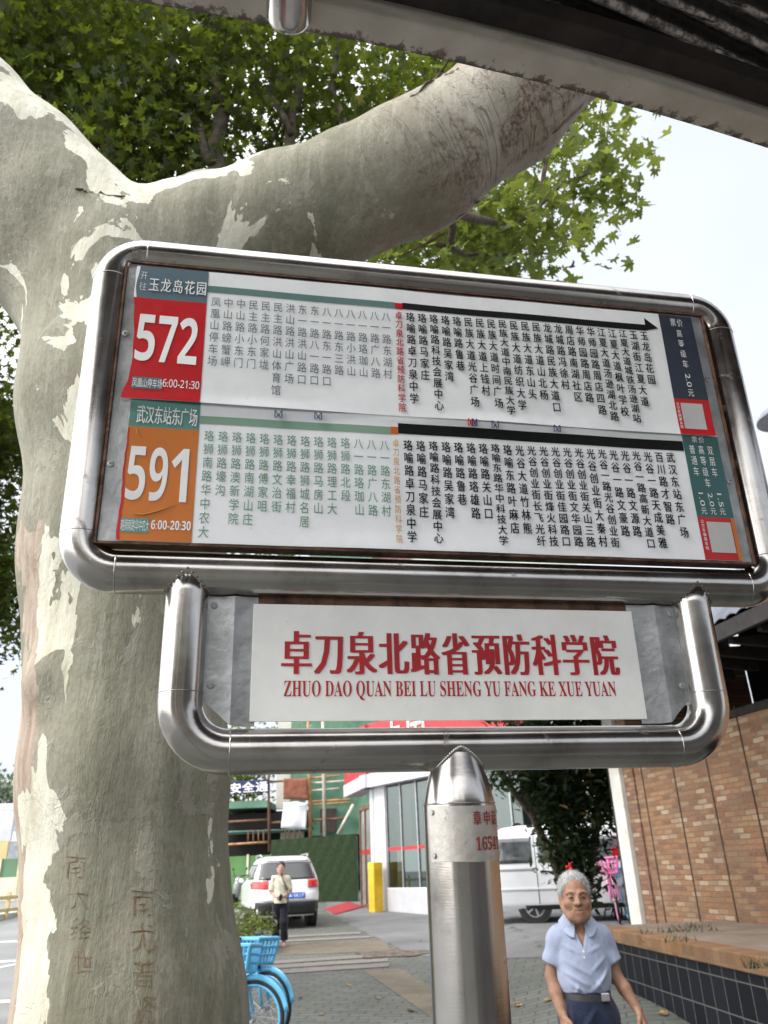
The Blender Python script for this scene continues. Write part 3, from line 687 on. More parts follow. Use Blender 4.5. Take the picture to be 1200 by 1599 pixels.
def leaves(name, clumps, n, size, mat, parent, seed=1, origin=(0, 0, 0), shape=None, tint=(0, 1), shell=.35, droop=.5):
    g = np.random.default_rng(seed); L2 = LEAF2D if shape is None else shape; k = len(L2)
    wts = np.array([c[1] ** 2.2 if not hasattr(c[1], '__len__') else (np.prod(c[1])) ** .73 for c in clumps]); wts = wts / wts.sum()
    ci = g.choice(len(clumps), n, p=wts); Cn = np.array([c[0] for c in clumps])[ci]; R = np.array([c[1] if hasattr(c[1], '__len__') else (c[1],) * 3 for c in clumps])[ci]
    d = g.normal(size=(n, 3)); d /= np.linalg.norm(d, axis=1)[:, None]; rad = g.random(n) ** shell
    # clusters: leaves sit in small tufts on twig ends
    tuft = g.integers(0, max(1, n // 7), n); td = g.normal(size=(n // 7 + 1, 3)); td /= np.linalg.norm(td, axis=1)[:, None]; trd = g.random(n // 7 + 1) ** shell
    useT = g.random(n) < .8; d = np.where(useT[:, None], td[tuft], d); rad = np.where(useT, trd[tuft], rad)
    P = Cn + d * rad[:, None] * R + g.normal(size=(n, 3)) * size * .8 - np.asarray(origin)
    nrm = np.stack([g.normal(size=n) * .6, g.normal(size=n) * .6, .4 + g.random(n) * .8], 1); nrm /= np.linalg.norm(nrm, axis=1)[:, None]
    tip = np.stack([g.normal(size=n), g.normal(size=n), -droop - .6 * g.random(n)], 1); tip -= nrm * (tip * nrm).sum(1)[:, None]; tip /= np.linalg.norm(tip, axis=1)[:, None]
    side = np.cross(tip, nrm); s = size * g.uniform(.42, 1.3, n)
    fold = g.uniform(-.1, .75, n)
    pts = np.empty((n, k + 1, 3)); 
    pts[:, 0] = P
    for i in range(k):
        pts[:, i + 1] = P + (side * L2[i, 0] + tip * L2[i, 1] + nrm * (abs(L2[i, 0]) * fold)[:, None] - nrm * (max(0, L2[i, 1]) ** 2 * .35)) * s[:, None]
    V = pts.reshape(-1, 3); idx = np.arange(n) * (k + 1)
    F_ = np.concatenate([np.stack([idx, idx + 1 + i, idx + 1 + (i + 1) % k], 1) for i in range(k)])
    tn = np.clip(g.uniform(tint[0], tint[1], n) ** 1.5 * .8 + .2 * g.random(n), 0, 1); tn = np.where(g.random(n) < .012, 1., tn * .96)
    return np_mesh(name, V, F_.tolist(), mat, parent, False, {'tint': np.repeat(tn, k + 1)})
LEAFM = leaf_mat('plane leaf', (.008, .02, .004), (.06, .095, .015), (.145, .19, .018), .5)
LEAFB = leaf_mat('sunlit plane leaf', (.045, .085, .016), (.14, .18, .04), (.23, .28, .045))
def branch(m, pts, r0, r1, n=8, wob=.03, seed=1):
    rr = random.Random(seed); P_ = [Vector(p) for p in pts]; out = []
    for i in range(len(P_) - 1):
        for k in range(4):
            t = k / 4; out.append(P_[i].lerp(P_[i + 1], t) + Vector((rr.uniform(-wob, wob), rr.uniform(-wob, wob), rr.uniform(-wob, wob))) * (1 if (i or k) else 0))
    out.append(P_[-1]); L = len(out)
    m.tube(out, [r0 + (r1 - r0) * i / (L - 1) for i in range(L)], n)
# crown of the front tree: bright leaves right of the limb, and the leaves that hang over the fork
cl = []
for px, py, dep, r in ((930, 220, 6.3, .36), (900, 270, 6.2, .5), (850, 330, 6.2, .5), (800, 370, 6.0, .55), (740, 400, 6.0, .6), (680, 430, 5.8, .6), (900, 180, 6.6, .5), (950, 195, 6.6, .24), (925, 260, 6.3, .28), (840, 400, 6.4, .28), (620, 440, 6.2, .7), (880, 90, 7, .9), (760, 300, 7.0, .9), (800, 420, 6.2, .3), (700, 330, 7.5, .9)): cl.append((at(px, py, dep), r))
rc = random.Random(17); cl2 = []
for c, r in cl:
    for k in range(int(3 + r * 9)):
        d = Vector((rc.gauss(0, 1), rc.gauss(0, 1), rc.gauss(0, 1))).normalized() * r * rc.uniform(.3, 1.05); cl2.append((tuple(Vector(c) + d), r * rc.uniform(.18, .36)))
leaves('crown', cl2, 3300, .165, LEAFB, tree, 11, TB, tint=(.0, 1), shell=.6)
m = MB()
branch(m, [tl(at(655, 250, 3.3)), tl(at(700, 330, 5)), tl(at(800, 350, 6.1)), tl(at(950, 240, 6.4))], .05, .008, seed=2)
branch(m, [tl(at(700, 330, 5)), tl(at(720, 400, 6)), tl(at(850, 395, 6.4))], .03, .006, seed=3)
#branch(m, [tl(at(-75, 185, 2.95)), tl(at(60, 60, 3.6)), tl(at(200, 20, 4.2)), tl(at(330, 90, 4.4))], .06, .006, seed=4)
m.build('branch', M('twig bark', (.1, .08, .06), .85, 0, .4, 20, .4), tree, smooth=3.2)

# street trees further along the pavement
def street_tree(base, height, lean, clumps, nleaf, lsize, mat, label, seed, r0=.16, nbr=9, grp='plane trees further along the pavement'):
    o = empty('plane_tree', base, label=label, cat='tree', group=grp); B = Vector(base); rr = random.Random(seed)
    top = Vector((lean[0], lean[1], height)); mid = top * .45 + Vector((rr.uniform(-.1, .1), 0, 0))
    m = MB(); branch(m, [(0, 0, -.2), mid * .5, mid], r0 * 1.15, r0 * .8, 14, .02, seed); m.build('trunk', M('grey plane bark', (.2, .17, .13), .85, 0, .45, 5, .5, 30), o, smooth=3.2)
    m = MB()
    for i in range(nbr):
        c = Vector(clumps[rr.randrange(len(clumps))][0]) - B
        s_ = mid.lerp(top, rr.uniform(0, .3)) if rr.random() < .4 else mid
        branch(m, [s_, s_.lerp(c, .4) + Vector((0, 0, .5)), c], r0 * rr.uniform(.22, .5), .012, 8, .08, seed * 31 + i)
    m.build('branch', M('dark twig bark', (.055, .043, .034), .85, 0, .4, 20, .4), o, smooth=3.2)
    leaves('crown', clumps, nleaf, lsize, mat, o, seed, base, shell=.5)
    return o
LIMBB = M('distant limb bark', (.11, .088, .065), .85, 0, .6, 6, .5, 30)
R7 = random.Random(7); cl = []
for i in range(64):
    px, py = R7.uniform(-140, 740), R7.uniform(-80, 400); dep = R7.uniform(6.2, 10.2); cl.append((at(px, py, dep), R7.uniform(.5, .95)))
b0 = ground(330, 1470); b0 = (-2.5, 9.5, gz(-2.5, 9.5))
bgt = street_tree((-2.3, 7.6, gz(-2.3, 7.6)), 7.5, (.3, -.4), cl, 36000, .135, LEAFM, 'leafy plane tree standing behind the fork of the big trunk', 21, .15, 22)
for k, (path, r0, r1) in enumerate((([(318, 330), (340, 240), (345, 130), (338, -40)], .075, .05), ([(330, 250), (300, 180), (255, 60)], .045, .02), ([(440, 300), (455, 210), (478, 90), (485, -40)], .05, .035), ([(455, 210), (420, 130), (400, 20)], .03, .012), ([(210, 330), (165, 210), (105, 60), (90, -40)], .045, .03), ([(540, 220), (520, 140), (530, 40)], .035, .02), ([(250, 330), (225, 250), (150, 190)], .03, .012), ([(370, 300), (420, 220), (470, 150)], .028, .012))):
    m = MB(); branch(m, [tuple(Vector(at(x, y, 6.0 + .25 * i + .1 * k)) - Vector(bgt.location)) for i, (x, y) in enumerate(path)], r0, r1, 8, .035, 80 + k); m.build('limb', LIMBB, bgt, smooth=3.2)
cl = []
for i in range(54):
    px, py = R7.uniform(-190, 42), R7.uniform(400, 960); dep = R7.uniform(9.5, 13); cl.append((at(px, py, dep), R7.uniform(.5, .9)))
street_tree((-7.4, 11.2, gz(-7, 11)), 6.5, (.4, 0), cl, 30000, .16, LEAFM, 'dark plane tree at the kerb, left of the big trunk', 22, .16, 10)

# ================================================================== bus shelter roof
SHM = M('grey painted steel', (.3, .28, .265), .55, .1, .3, 7, .2, 30)
def bc(x): return .890 + .2537 * x + .0752 * x * x          # the roof edge bows slightly outwards
sh = empty('bus_shelter', (.45, -.4, 0), label='bus shelter roof of grime covered corrugated sheet with a grey edge beam', cat='bus shelter')
SO = Vector(sh.location)
def S(a, b, z):
    x = .144 + a * .961; sl = .2537 + .1504 * x; L = math.hypot(1, sl)
    return Vector((x - b * sl / L, bc(x) + b / L, z)) - SO
def sbox(m, a0, a1, b0, b1, z0, z1, n=24):
    V = [tuple(S(a0 + (a1 - a0) * i / n, b, z)) for i in range(n + 1) for b, z in ((b0, z0), (b1, z0), (b1, z1), (b0, z1))]
    F_ = [(i * 4 + k, (i + 1) * 4 + k, (i + 1) * 4 + (k + 1) % 4, i * 4 + (k + 1) % 4) for i in range(n) for k in range(4)]
    m.add(V, [q[::-1] for q in F_] + [(0, 1, 2, 3), (n * 4 + 3, n * 4 + 2, n * 4 + 1, n * 4)])
q = NT('weathered edge beam'); v = q.obj()
st = q.ramp(q.noise(q.obj((1, 1, 1)), 22, 5, .7), [(.6, 0.), (.68, 1.)])
# rust and dirt collect in a ragged line along the outer lower edge
sx = q.n('ShaderNodeSeparateXYZ', {0: v}).outputs; xw = q.math('ADD', sx[0], SO.x)
yc_ = q.math('ADD', q.math('MULTIPLY_ADD', xw, .2537, .890), q.math('MULTIPLY', q.math('MULTIPLY', xw, xw), .0752))
ed = q.n('ShaderNodeMapRange', {'Value': q.math('SUBTRACT', q.math('ADD', sx[1], SO.y), yc_), 1: -.050, 2: 0.}).outputs[0]
dirt = q.math('MULTIPLY', q.ramp(q.math('ADD', q.math('MULTIPLY', q.noise(v, 34, 5, .75), .8), q.math('MULTIPLY', ed, .34)), [(.64, 0.), (.70, 1.)]), ed)
col = q.ramp(q.noise(q.obj((2, 2, 8)), 5, 5), [(.3, (.44, .395, .35)), (.7, (.62, .57, .52))]); col = q.mix(q.math('MULTIPLY', st, .3), col, (.2, .15, .12)); col = q.mix(dirt, col, (.045, .03, .022))
q.set(Base_Color=col, Roughness=.6, Metallic=.1, Normal=q.bump(q.noise(v, 60, 4), .2, .003)); BEAM = q.m
m = MB(); sbox(m, -1.2, 2.0, -.055, 0, 3.0, 3.06); m.build('edge_beam', BEAM, sh, bevel=.006)
DK = M('dark brown grime', (.025, .018, .016), .7, 0, .5, 8, .4, 40)
m = MB(); sbox(m, -1.2, 2.0, -.10, -.060, 3.03, 3.08); m.build('gutter', DK, sh, bevel=.004)
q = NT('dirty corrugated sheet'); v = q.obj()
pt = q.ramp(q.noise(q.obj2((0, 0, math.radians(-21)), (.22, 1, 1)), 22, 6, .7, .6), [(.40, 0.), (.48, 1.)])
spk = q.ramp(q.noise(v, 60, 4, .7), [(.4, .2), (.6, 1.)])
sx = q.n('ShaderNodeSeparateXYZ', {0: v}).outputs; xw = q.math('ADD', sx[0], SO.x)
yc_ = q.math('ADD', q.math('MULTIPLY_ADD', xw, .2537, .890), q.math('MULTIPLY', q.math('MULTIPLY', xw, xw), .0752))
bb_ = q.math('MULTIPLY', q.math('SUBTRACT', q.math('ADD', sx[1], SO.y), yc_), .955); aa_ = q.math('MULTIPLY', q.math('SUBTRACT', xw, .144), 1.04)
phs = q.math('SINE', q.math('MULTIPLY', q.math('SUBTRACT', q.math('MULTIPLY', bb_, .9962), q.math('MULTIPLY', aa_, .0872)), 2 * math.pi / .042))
spk = q.math('MULTIPLY', spk, q.ramp(phs, [(.0, 1.), (.45, .04)]))          # ridge light and shade painted in: low ridges paler, hollows between them dark
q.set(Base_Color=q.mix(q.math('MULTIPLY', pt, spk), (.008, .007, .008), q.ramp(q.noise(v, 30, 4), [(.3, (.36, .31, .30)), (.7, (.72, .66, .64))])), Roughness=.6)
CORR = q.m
cs, sn_ = math.cos(math.radians(5)), math.sin(math.radians(5))
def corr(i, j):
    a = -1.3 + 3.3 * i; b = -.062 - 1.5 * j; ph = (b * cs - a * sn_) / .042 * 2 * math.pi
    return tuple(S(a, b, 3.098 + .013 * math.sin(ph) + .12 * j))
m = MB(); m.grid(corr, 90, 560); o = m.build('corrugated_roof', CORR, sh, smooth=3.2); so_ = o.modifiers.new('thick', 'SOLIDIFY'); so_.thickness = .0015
m = MB()
for a in (-1.0, 1.3): sbox(m, a, a + .05, -1.5, -.12, 3.2, 3.26, 2)
m.build('purlin', SHM, sh)
m = MB(); sbox(m, .0, 1.9, -1.55, -1.50, .35, 2.45); m.build('unseen_panel', M('dull unseen panel', (.26, .25, .25), .5, 0, .3, 1.5), sh)  # added out of view to darken what the steel frame reflects
m = MB()
for a in (-.95, 2.1):
    p0 = S(a, -1.35, -.05); p1 = S(a, -1.35, 3.2); m.tube([p0, p1], .045, 20)
m.build('shelter_post', STEEL, sh, smooth=3.2)
td_ = ray(440, 1367); td_ = Vector((td_[0], td_[1], 0)).normalized(); e = Vector(atz(451, 60, 2.952)) + Vector((0, 0, .038))
m = MB(); r_t = .037; pts = [e - td_ * k for k in (0, .004, .012, .03, .2, .6, 1.2)]
m.tube([tuple(p - SO) for p in pts], [r_t * .8, r_t * .93, r_t, r_t, r_t, r_t, r_t], 32)
m.build('rafter_tube', STEEL, sh, smooth=3.2)
# ================================================================== ground
def pave_mat(name, c1, c2, mortar, scale, bw=.5, bh=.25, rot=0., ms=.015, stain=.5):
    q = NT(name); v = q.obj((1, 1, 1), (0, 0, rot))
    b = q.n('ShaderNodeTexBrick', {'Vector': v, 'Color1': (*c1, 1), 'Color2': (*c2, 1), 'Mortar': (*mortar, 1), 'Scale': scale, 'Mortar Size': ms, 'Brick Width': bw, 'Row Height': bh, 'Bias': 0.})
    n = q.noise(v, .9, 6, .65); n2 = q.noise(v, 7, 5, .7)
    c = q.mix(q.ramp(n, [(.42, 0.), (.66, stain)]), b.outputs['Color'], [k * .45 for k in c1]); c = q.mix(q.ramp(n2, [(.5, 0.), (.75, .35)]), c, [min(1, k * 1.5) for k in c2])
    q.set(Base_Color=c, Roughness=.85, Normal=q.bump(q.math('ADD', q.math('MULTIPLY', b.outputs['Fac'], -.6), q.math('MULTIPLY', n2, .4)), .4, .01)); return q.m
PAVE = pave_mat('grey green paving blocks', (.082, .09, .08), (.112, .116, .103), (.04, .04, .037), 1., .32, .16, .22, .012)
TACT = pave_mat('worn ochre paving', (.115, .098, .07), (.145, .122, .088), (.12, .1, .075), 1., .3, .3, .22, .014, .6)
STONE = pave_mat('pinkish granite strip', (.145, .13, .12), (.18, .16, .15), (.13, .12, .11), 1., 1.2, .33, .12, .012, .35)
q = NT('old asphalt'); v = q.obj(); n = q.noise(v, .8, 6, .6); n2 = q.noise(v, 90, 3, .8)
q.set(Base_Color=q.mix(q.ramp(n2, [(.4, 0.), (.75, .5)]), q.ramp(n, [(.35, (.075, .078, .085)), (.55, (.115, .118, .125)), (.7, (.16, .16, .16))]), (.2, .2, .2)), Roughness=.9, Normal=q.bump(n2, .4, .006)); ASPH = q.m
q = NT('pale street asphalt'); v = q.obj(); q.set(Base_Color=q.mix(q.ramp(q.noise(v, 60, 3, .8), [(.4, 0.), (.7, .4)]), q.ramp(q.noise(v, .5, 5), [(.3, (.15, .155, .16)), (.7, (.22, .225, .23))]), (.3, .3, .3)), Roughness=.9); ROADM = q.m
KX = -4.3                                         # kerb line
def ysteps():
    return sorted(set([-14, -8, -4, 0, 3, 5, 5.5, 6, 6.5, 7, 7.5, 8, 8.5, 9, 9.5, 10, 11, 12, 13, 14, 16, 18, 20, 24, 28, 32, 36, 40, 46, 60, 100, 300, 900]))
def strip(x0, x1, nx, Y, dz=0.):
    m = MB(); n = len(Y) - 1
    def g(i, j):
        k = min(n - 1, int(j * n + 1e-6)); t = j * n - k; y = Y[k] + (Y[k + 1] - Y[k]) * t
        a = x0(y) if callable(x0) else x0; b = x1(y) if callable(x1) else x1; x = a + (b - a) * i
        return (x, y, gz(x, y) + dz)
    m.grid(g, nx, n); return m
strip(KX, 45, 150, ysteps()).build('pavement', PAVE, smooth=3.2, kind='structure')
strip(-400, KX, 8, ysteps(), -.13).build('road', ROADM, smooth=3.2, kind='structure')
strip(45, 400, 4, ysteps(), -.02).build('ground', ASPH, smooth=3.2, kind='structure')
m = MB()
ks = np.linspace(-12, 60, 73)
for y0, y1 in zip(ks[:-1], ks[1:]):
    za, zb = gz(KX, y0), gz(KX, y1)
    v = [(KX - .14, y0 + .006, za - .2), (KX + .004, y0 + .006, za - .2), (KX + .004, y1 - .006, zb - .2), (KX - .14, y1 - .006, zb - .2), (KX - .14, y0 + .006, za + .008), (KX + .004, y0 + .006, za + .008), (KX + .004, y1 - .006, zb + .008), (KX - .14, y1 - .006, zb + .008)]
    m.add(v, [(0, 3, 2, 1), (4, 5, 6, 7), (0, 1, 5, 4), (1, 2, 6, 5), (2, 3, 7, 6), (3, 0, 4, 7)])
m.build('kerb', M('granite kerb', (.34, .33, .31), .85, 0, .2, 5, .3), kind='structure')
yy = [y for y in np.linspace(8.5, 40, 64)]
def fx(y):                                       # edge between paving and the asphalt forecourt
    P = [(8, 4.8), (12.4, 3.1), (13.6, 1.98), (14.9, 1.3), (16.4, .16), (18, -.25), (20, -.72), (23.3, -1.43), (27, -2.2), (31, -2.6), (40, -3)]
    for (a, xa), (b, xb) in zip(P[:-1], P[1:]):
        if a <= y <= b: return xa + (xb - xa) * (y - a) / (b - a) + .05 * math.sin(y * 5) + .03 * math.sin(y * 13)
    return P[-1][1]
strip(fx, 30, 60, yy, .006).build('forecourt', ASPH, smooth=3.2, kind='structure')
# ochre guide strip and granite bands in the paving
strip(lambda y: .55 - .245 * (y - 9.8), lambda y: 1.15 - .245 * (y - 9.8), 6, list(np.linspace(5, 14.6, 24)), .005).build('guide_strip', TACT, smooth=3.2, kind='structure')
strip(lambda y: -2.3, lambda y: -.2 - .05 * (y - 16.9), 8, list(np.linspace(16.9, 18.9, 6)), .005).build('guide_strip', TACT, smooth=3.2, kind='structure')
def band(xl, yl, xr, yr, wd, nm='granite_band'):
    m = MB(); n = 10
    def g(i, j):
        x = xl + (xr - xl) * i; y = yl + (yr - yl) * i + wd * j; return (x, y, gz(x, y) + .010)
    m.grid(g, n, 1); return m.build(nm, STONE, kind='structure')
for k, (a, b) in enumerate(((14.3, 14.6), (14.9, 15.25), (15.5, 15.9))): band(-3.2, a, -.2 - k * .02, b + .25, .42)
band(-3.0, 19.0, -.6, 19.3, .4); band(-3.0, 19.9, -.9, 20.2, .4)
# painted road markings on the street
LINE = M('worn white road paint', (.62, .63, .64), .8, 0, .25, 3)
m = MB()
for x0, y0, x1, y1, wd in ((-8.6, 16, -6.9, 21, .16), (-11, 18.2, -5.2, 19.4, .3), (-13, 22.6, -6, 23.4, .35), (-12, 13.2, -4.8, 13.9, .3), (-8.2, 9, -8.2, 12.4, .15)):
    d = Vector((x1 - x0, y1 - y0, 0)).normalized(); p = Vector((-d.y, d.x, 0)) * wd / 2; n = 8; 
    for i in range(n):
        q0 = Vector((x0, y0, 0)).lerp(Vector((x1, y1, 0)), i / n); q1 = Vector((x0, y0, 0)).lerp(Vector((x1, y1, 0)), (i + 1) / n)
        m.add([(c.x, c.y, gz(c.x, c.y) - .124) for c in (q0 - p, q1 - p, q1 + p, q0 + p)], [(0, 1, 2, 3)])
m.build('lane_marking', LINE, kind='structure')
# puddle-like patch of rubble where the paving is broken
rq = M('broken earth', (.11, .085, .065), .95, 0, .5, 6, .8, 40)
m = MB(); P0 = ground(615, 1490)
m.add([(P0[0], P0[1], gz(P0[0], P0[1]) + .016)] + [(P0[0] + .75 * math.cos(a) * (1 + .25 * math.sin(3 * a + 1)), P0[1] + .5 * math.sin(a) * (1 + .2 * math.sin(5 * a)), gz(P0[0] + .75 * math.cos(a), P0[1] + .5 * math.sin(a)) + .014) for a in [2 * math.pi * i / 28 for i in range(28)]], [(0, 1 + i, 1 + (i + 1) % 28) for i in range(28)])
m.build('broken_paving', rq, kind='structure')

# ================================================================== brick building with tiled eaves, and the tiled planter before it
def brick_mat(name, c1, c2, mort, w_=.205, h_=.064, var=.5):
    q = NT(name); v = q.obj(); x = q.n('ShaderNodeSeparateXYZ', {0: v}).outputs; v2 = q.n('ShaderNodeCombineXYZ', {0: x[0], 1: x[2], 2: 0.}).outputs[0]
    wv = q.mix(.022, v2, q.n('ShaderNodeTexNoise', {'Vector': v2, 'Scale': 9., 'Detail': 2.}).outputs['Color'])
    b = q.n('ShaderNodeTexBrick', {'Vector': wv, 'Color1': (0, 0, 0, 1), 'Color2': (1, 1, 1, 1), 'Mortar': (.5, .5, .5, 1), 'Scale': 1., 'Mortar Size': .0085, 'Mortar Smooth': .35, 'Brick Width': w_, 'Row Height': h_, 'Bias': 0.})
    bc = q.ramp(b.outputs['Color'], [(0., c1), (.3, [.5 * (a + b_) for a, b_ in zip(c1, c2)]), (.55, c2), (.8, (.31, .18, .09)), (1., (.46, .34, .23))])
    n = q.noise(v2, 3.2, 5, .7); n2 = q.noise(v2, 30, 5, .75)
    bc = q.mix(q.ramp(n2, [(.45, 0.), (.7, .4)]), bc, (.46, .35, .26)); bc = q.mix(q.ramp(n, [(.5, 0.), (.7, .45)]), bc, mort)
    bc = q.mix(q.ramp(q.noise(v2, 1.1, 6, .7), [(.4, 0.), (.7, .55)]), bc, (.12, .085, .06)); bc = q.mix(q.ramp(q.noise(v2, 70, 3, .8), [(.5, 0.), (.8, .5)]), bc, (.1, .07, .05)); c = q.mix(b.outputs['Fac'], bc, q.mix(q.noise(v2, 20, 3), [k * .6 for k in mort], mort))
    q.set(Base_Color=c, Roughness=.9, Normal=q.bump(q.math('ADD', q.math('MULTIPLY', b.outputs['Fac'], -1.), q.math('MULTIPLY', n2, .6)), .7, .012)); return q.m
BRICK = brick_mat('old red and cream brick', (.18, .062, .025), (.30, .135, .055), (.2, .165, .12)); BRICK2 = brick_mat('shaded red brick', (.17, .06, .035), (.25, .11, .06), (.16, .13, .1))
WD = Vector((.23891, -.97104, 0)); WN = Vector((-.97104, -.23891, 0)); W0 = Vector((3.71, 12.62, 1.0))
bb = empty('brick_building', (W0.x, W0.y, 0.35), math.atan2(WD.y, WD.x), label='old brick building with tiled eaves and a white end pillar, at the right', cat='building')
# local frame: +x along the wall towards the viewer, +y to the far (inner) side ... -y faces the street
zb = .65
def lb(m, lo, hi): return m.box(lo, hi)
m = MB(); m.box((-.05, 0, -.4), (12, .35, 2.96)); m.build('wall', BRICK, bb)
m = MB(); m.box((-.05, 2.4, -.4), (12, 2.6, 5.74)); m.build('inner_wall', M('dark recess shade', (.01, .009, .008), .95), bb)  # near-black colour stands in for the shade of the open recess
m = MB()
for x in (.17, 1.02, 1.82, 2.62, 3.5): m.box((x - .010, -.008, .55), (x + .010, .012, 3.1))
m.each('wall_joint', M('dark joint', (.05, .032, .022), .95, 0, .4, 20), bb)
m = MB(); m.box((-.33, -.03, -.4), (-.05, .3, 4.3)); m.build('corner_pier', BRICK2, bb)
q = NT('chipped whitewash'); v = q.obj(); q.set(Base_Color=q.mix(q.ramp(q.noise(v, 7, 6, .75), [(.62, 0.), (.7, .7)]), q.ramp(q.noise(v, 3, 4), [(.3, (.5, .49, .46)), (.7, (.66, .65, .62))]), (.2, .19, .17)), Roughness=.85, Normal=q.bump(q.noise(v, 25, 5), .3, .01))
m = MB(); m.box((-.66, -.10, -.4), (-.34, .25, 4.3)); m.build('pillar', q.m, bb, bevel=.012)
m = MB(); m.box((-.80, -.05, -.4), (-.67, .3, 4.3)); m.build('downpipe_board', M('black board', (.012, .012, .012), .6), bb)
DKW = M('dark shaded timber', (.016, .012, .010), .85, 0, .4, 8, .3)  # timber darkened to carry the shade under the eave
m = MB(); m.box((-.9, -.02, 2.965), (12, .36, 3.06)); m.build('lintel', DKW, bb)
m = MB(); m.box((-.30, .31, -.4), (-.06, 2.39, 4.6)); m.build('end_wall', BRICK2, bb)
m = MB(); m.box((-.92, .33, 2.97), (-.31, 2.39, 5.5)); m.build('gap_board', M('dark recess shade', (.01, .009, .008), .95), bb)  # dark filler added to keep sky light out of the recess
m = MB()
for i in range(24): x = -.7 + i * .5; m.add([(x, -.78, 3.56), (x + .07, -.78, 3.56), (x + .07, .3, 3.5), (x, .3, 3.5), (x, -.78, 3.63), (x + .07, -.78, 3.63), (x + .07, .3, 3.72), (x, .3, 3.72)], [(0, 3, 2, 1), (4, 5, 6, 7), (0, 1, 5, 4), (1, 2, 6, 5), (2, 3, 7, 6), (3, 0, 4, 7)])
m.each('rafter', DKW, bb)
m = MB(); m.box((-.95, -.905, 3.60), (12, -.845, 3.775)); m.build('fascia_board', M('dark eave board', (.035, .03, .03), .7, 0, .3, 5), bb)
m = MB(); m.add([(-.95, -.84, 3.72), (12, -.84, 3.72), (12, 3., 6.05), (-.95, 3., 6.05)], [(0, 3, 2, 1)]); m.build('soffit', DKW, bb)
TILE = M('blue grey roof tile', (.16, .175, .21), .6, 0, .35, 9, .3)
def roof(i, j):
    x = -1. + 13 * i; t = j; row = (j * 26) % 1.0
    y = -.92 + 4. * t; return (x, y, 3.76 + (y + .92) * .62 + .028 * abs(math.sin(x * math.pi / .2)) + .03 * (1 - row))
m = MB(); m.grid(roof, 520, 104); m.build('roof', TILE, bb, smooth=.6)

# planter: brick edged top, black glazed tiles below
pl = empty('tiled_planter', (2.6, 9, .35), label='raised planter faced with black tiles under an ochre brick rim', cat='planter')
PA, PB = Vector((2.46, 10.69, 0)), Vector((2.82, 6.93, 0)); pd = (PB - PA).normalized(); pn = Vector((pd.y, -pd.x, 0))   # pn points to the street
if pn.x > 0: pn = -pn
A2 = PA - pd * .35; L_ = 11.5
pl.location = (A2.x, A2.y, 0); pl.rotation_euler = (0, 0, math.atan2(pd.y, pd.x))
# local: +x towards viewer along the front, -y to the street
q = NT('black glazed tile'); v = q.obj(); x = q.n('ShaderNodeSeparateXYZ', {0: v}).outputs; v2 = q.n('ShaderNodeCombineXYZ', {0: x[0], 1: x[2], 2: 0.}).outputs[0]
b = q.n('ShaderNodeTexBrick', {'Vector': v2, 'Color1': (.004, .005, .009, 1), 'Color2': (.010, .012, .018, 1), 'Mortar': (.10, .10, .095, 1), 'Scale': 1., 'Mortar Size': .006, 'Brick Width': .235, 'Row Height': .26, 'Bias': 0.}, offset=0.)
q.set(Base_Color=q.mix(q.ramp(q.noise(v2, 9, 5, .7), [(.62, 0.), (.78, .12)]), b.outputs['Color'], (.08, .075, .07)), Roughness=q.math('MULTIPLY_ADD', b.outputs['Fac'], .35, .5), Specular_IOR_Level=.12, Normal=q.bump(b.outputs['Fac'], -.4, .006)); GT = q.m
m = MB(); m.box((0, 0, 0.05), (L_, .06, .865)); m.build('tile_face', GT, pl)
q = NT('ochre rim brick'); v = q.obj(); x = q.n('ShaderNodeSeparateXYZ', {0: v}).outputs; v2 = q.n('ShaderNodeCombineXYZ', {0: x[0], 1: x[2], 2: 0.}).outputs[0]
b = q.n('ShaderNodeTexBrick', {'Vector': v2, 'Color1': (.16, .075, .03, 1), 'Color2': (.26, .135, .055, 1), 'Mortar': (.12, .095, .07, 1), 'Scale': 1., 'Mortar Size': .004, 'Brick Width': .125, 'Row Height': .3, 'Bias': 0.}, offset=0.)
q.set(Base_Color=q.mix(q.ramp(q.noise(v, 8, 6, .75), [(.5, 0.), (.68, .7)]), b.outputs['Color'], (.14, .115, .085)), Roughness=.85, Normal=q.bump(q.noise(v, 30, 5), .5, .008)); RIM = q.m
m = MB(); m.box((-.02, -.035, .867), (L_, .22, 1.0)); m.build('rim', RIM, pl, bevel=.012)
q = NT('dusty planter top'); v = q.obj(); q.set(Base_Color=q.mix(q.ramp(q.noise(v, 12, 6, .75), [(.55, 0.), (.68, .6)]), q.ramp(q.noise(v, 2, 5), [(.3, (.16, .12, .09)), (.7, (.25, .195, .15))]), (.09, .075, .05)), Roughness=.95, Normal=q.bump(q.noise(v, 30, 5), .5, .01))
m = MB(); m.grid(lambda i, j: (L_ * i, .222 + 3.2 * j, .992 + .012 * math.sin(i * 40) * math.sin(j * 9)), 60, 10); m.build('top', q.m, pl, smooth=3.2)
m = MB(); m.box((0, .061, 0.05), (L_, 3.2, .97)); m.build('core', STONE, pl)
WEED = M('dry weed', (.09, .085, .04), .8, 0, .5, 40)
def weeds(px, py, n, r, seed):
    P = Vector(atz(px, py, 1.0)); rr = random.Random(seed); m = MB(); out = []
    for i in range(n):
        a, d = rr.uniform(0, 6.28), r * rr.random(); b = Vector((d * math.cos(a), d * math.sin(a) * .5, 0)); t = b + Vector((rr.uniform(-.05, .05), rr.uniform(-.05, .05), rr.uniform(.02, .09)))
        s_ = Vector((rr.uniform(-1, 1), rr.uniform(-1, 1), 0)).normalized() * .008
        m.add([tuple(b - s_), tuple(b + s_), tuple(t)], [(0, 1, 2)])
    o = m.build('weeds', WEED); o.location = P; return tag(o, kind='stuff')
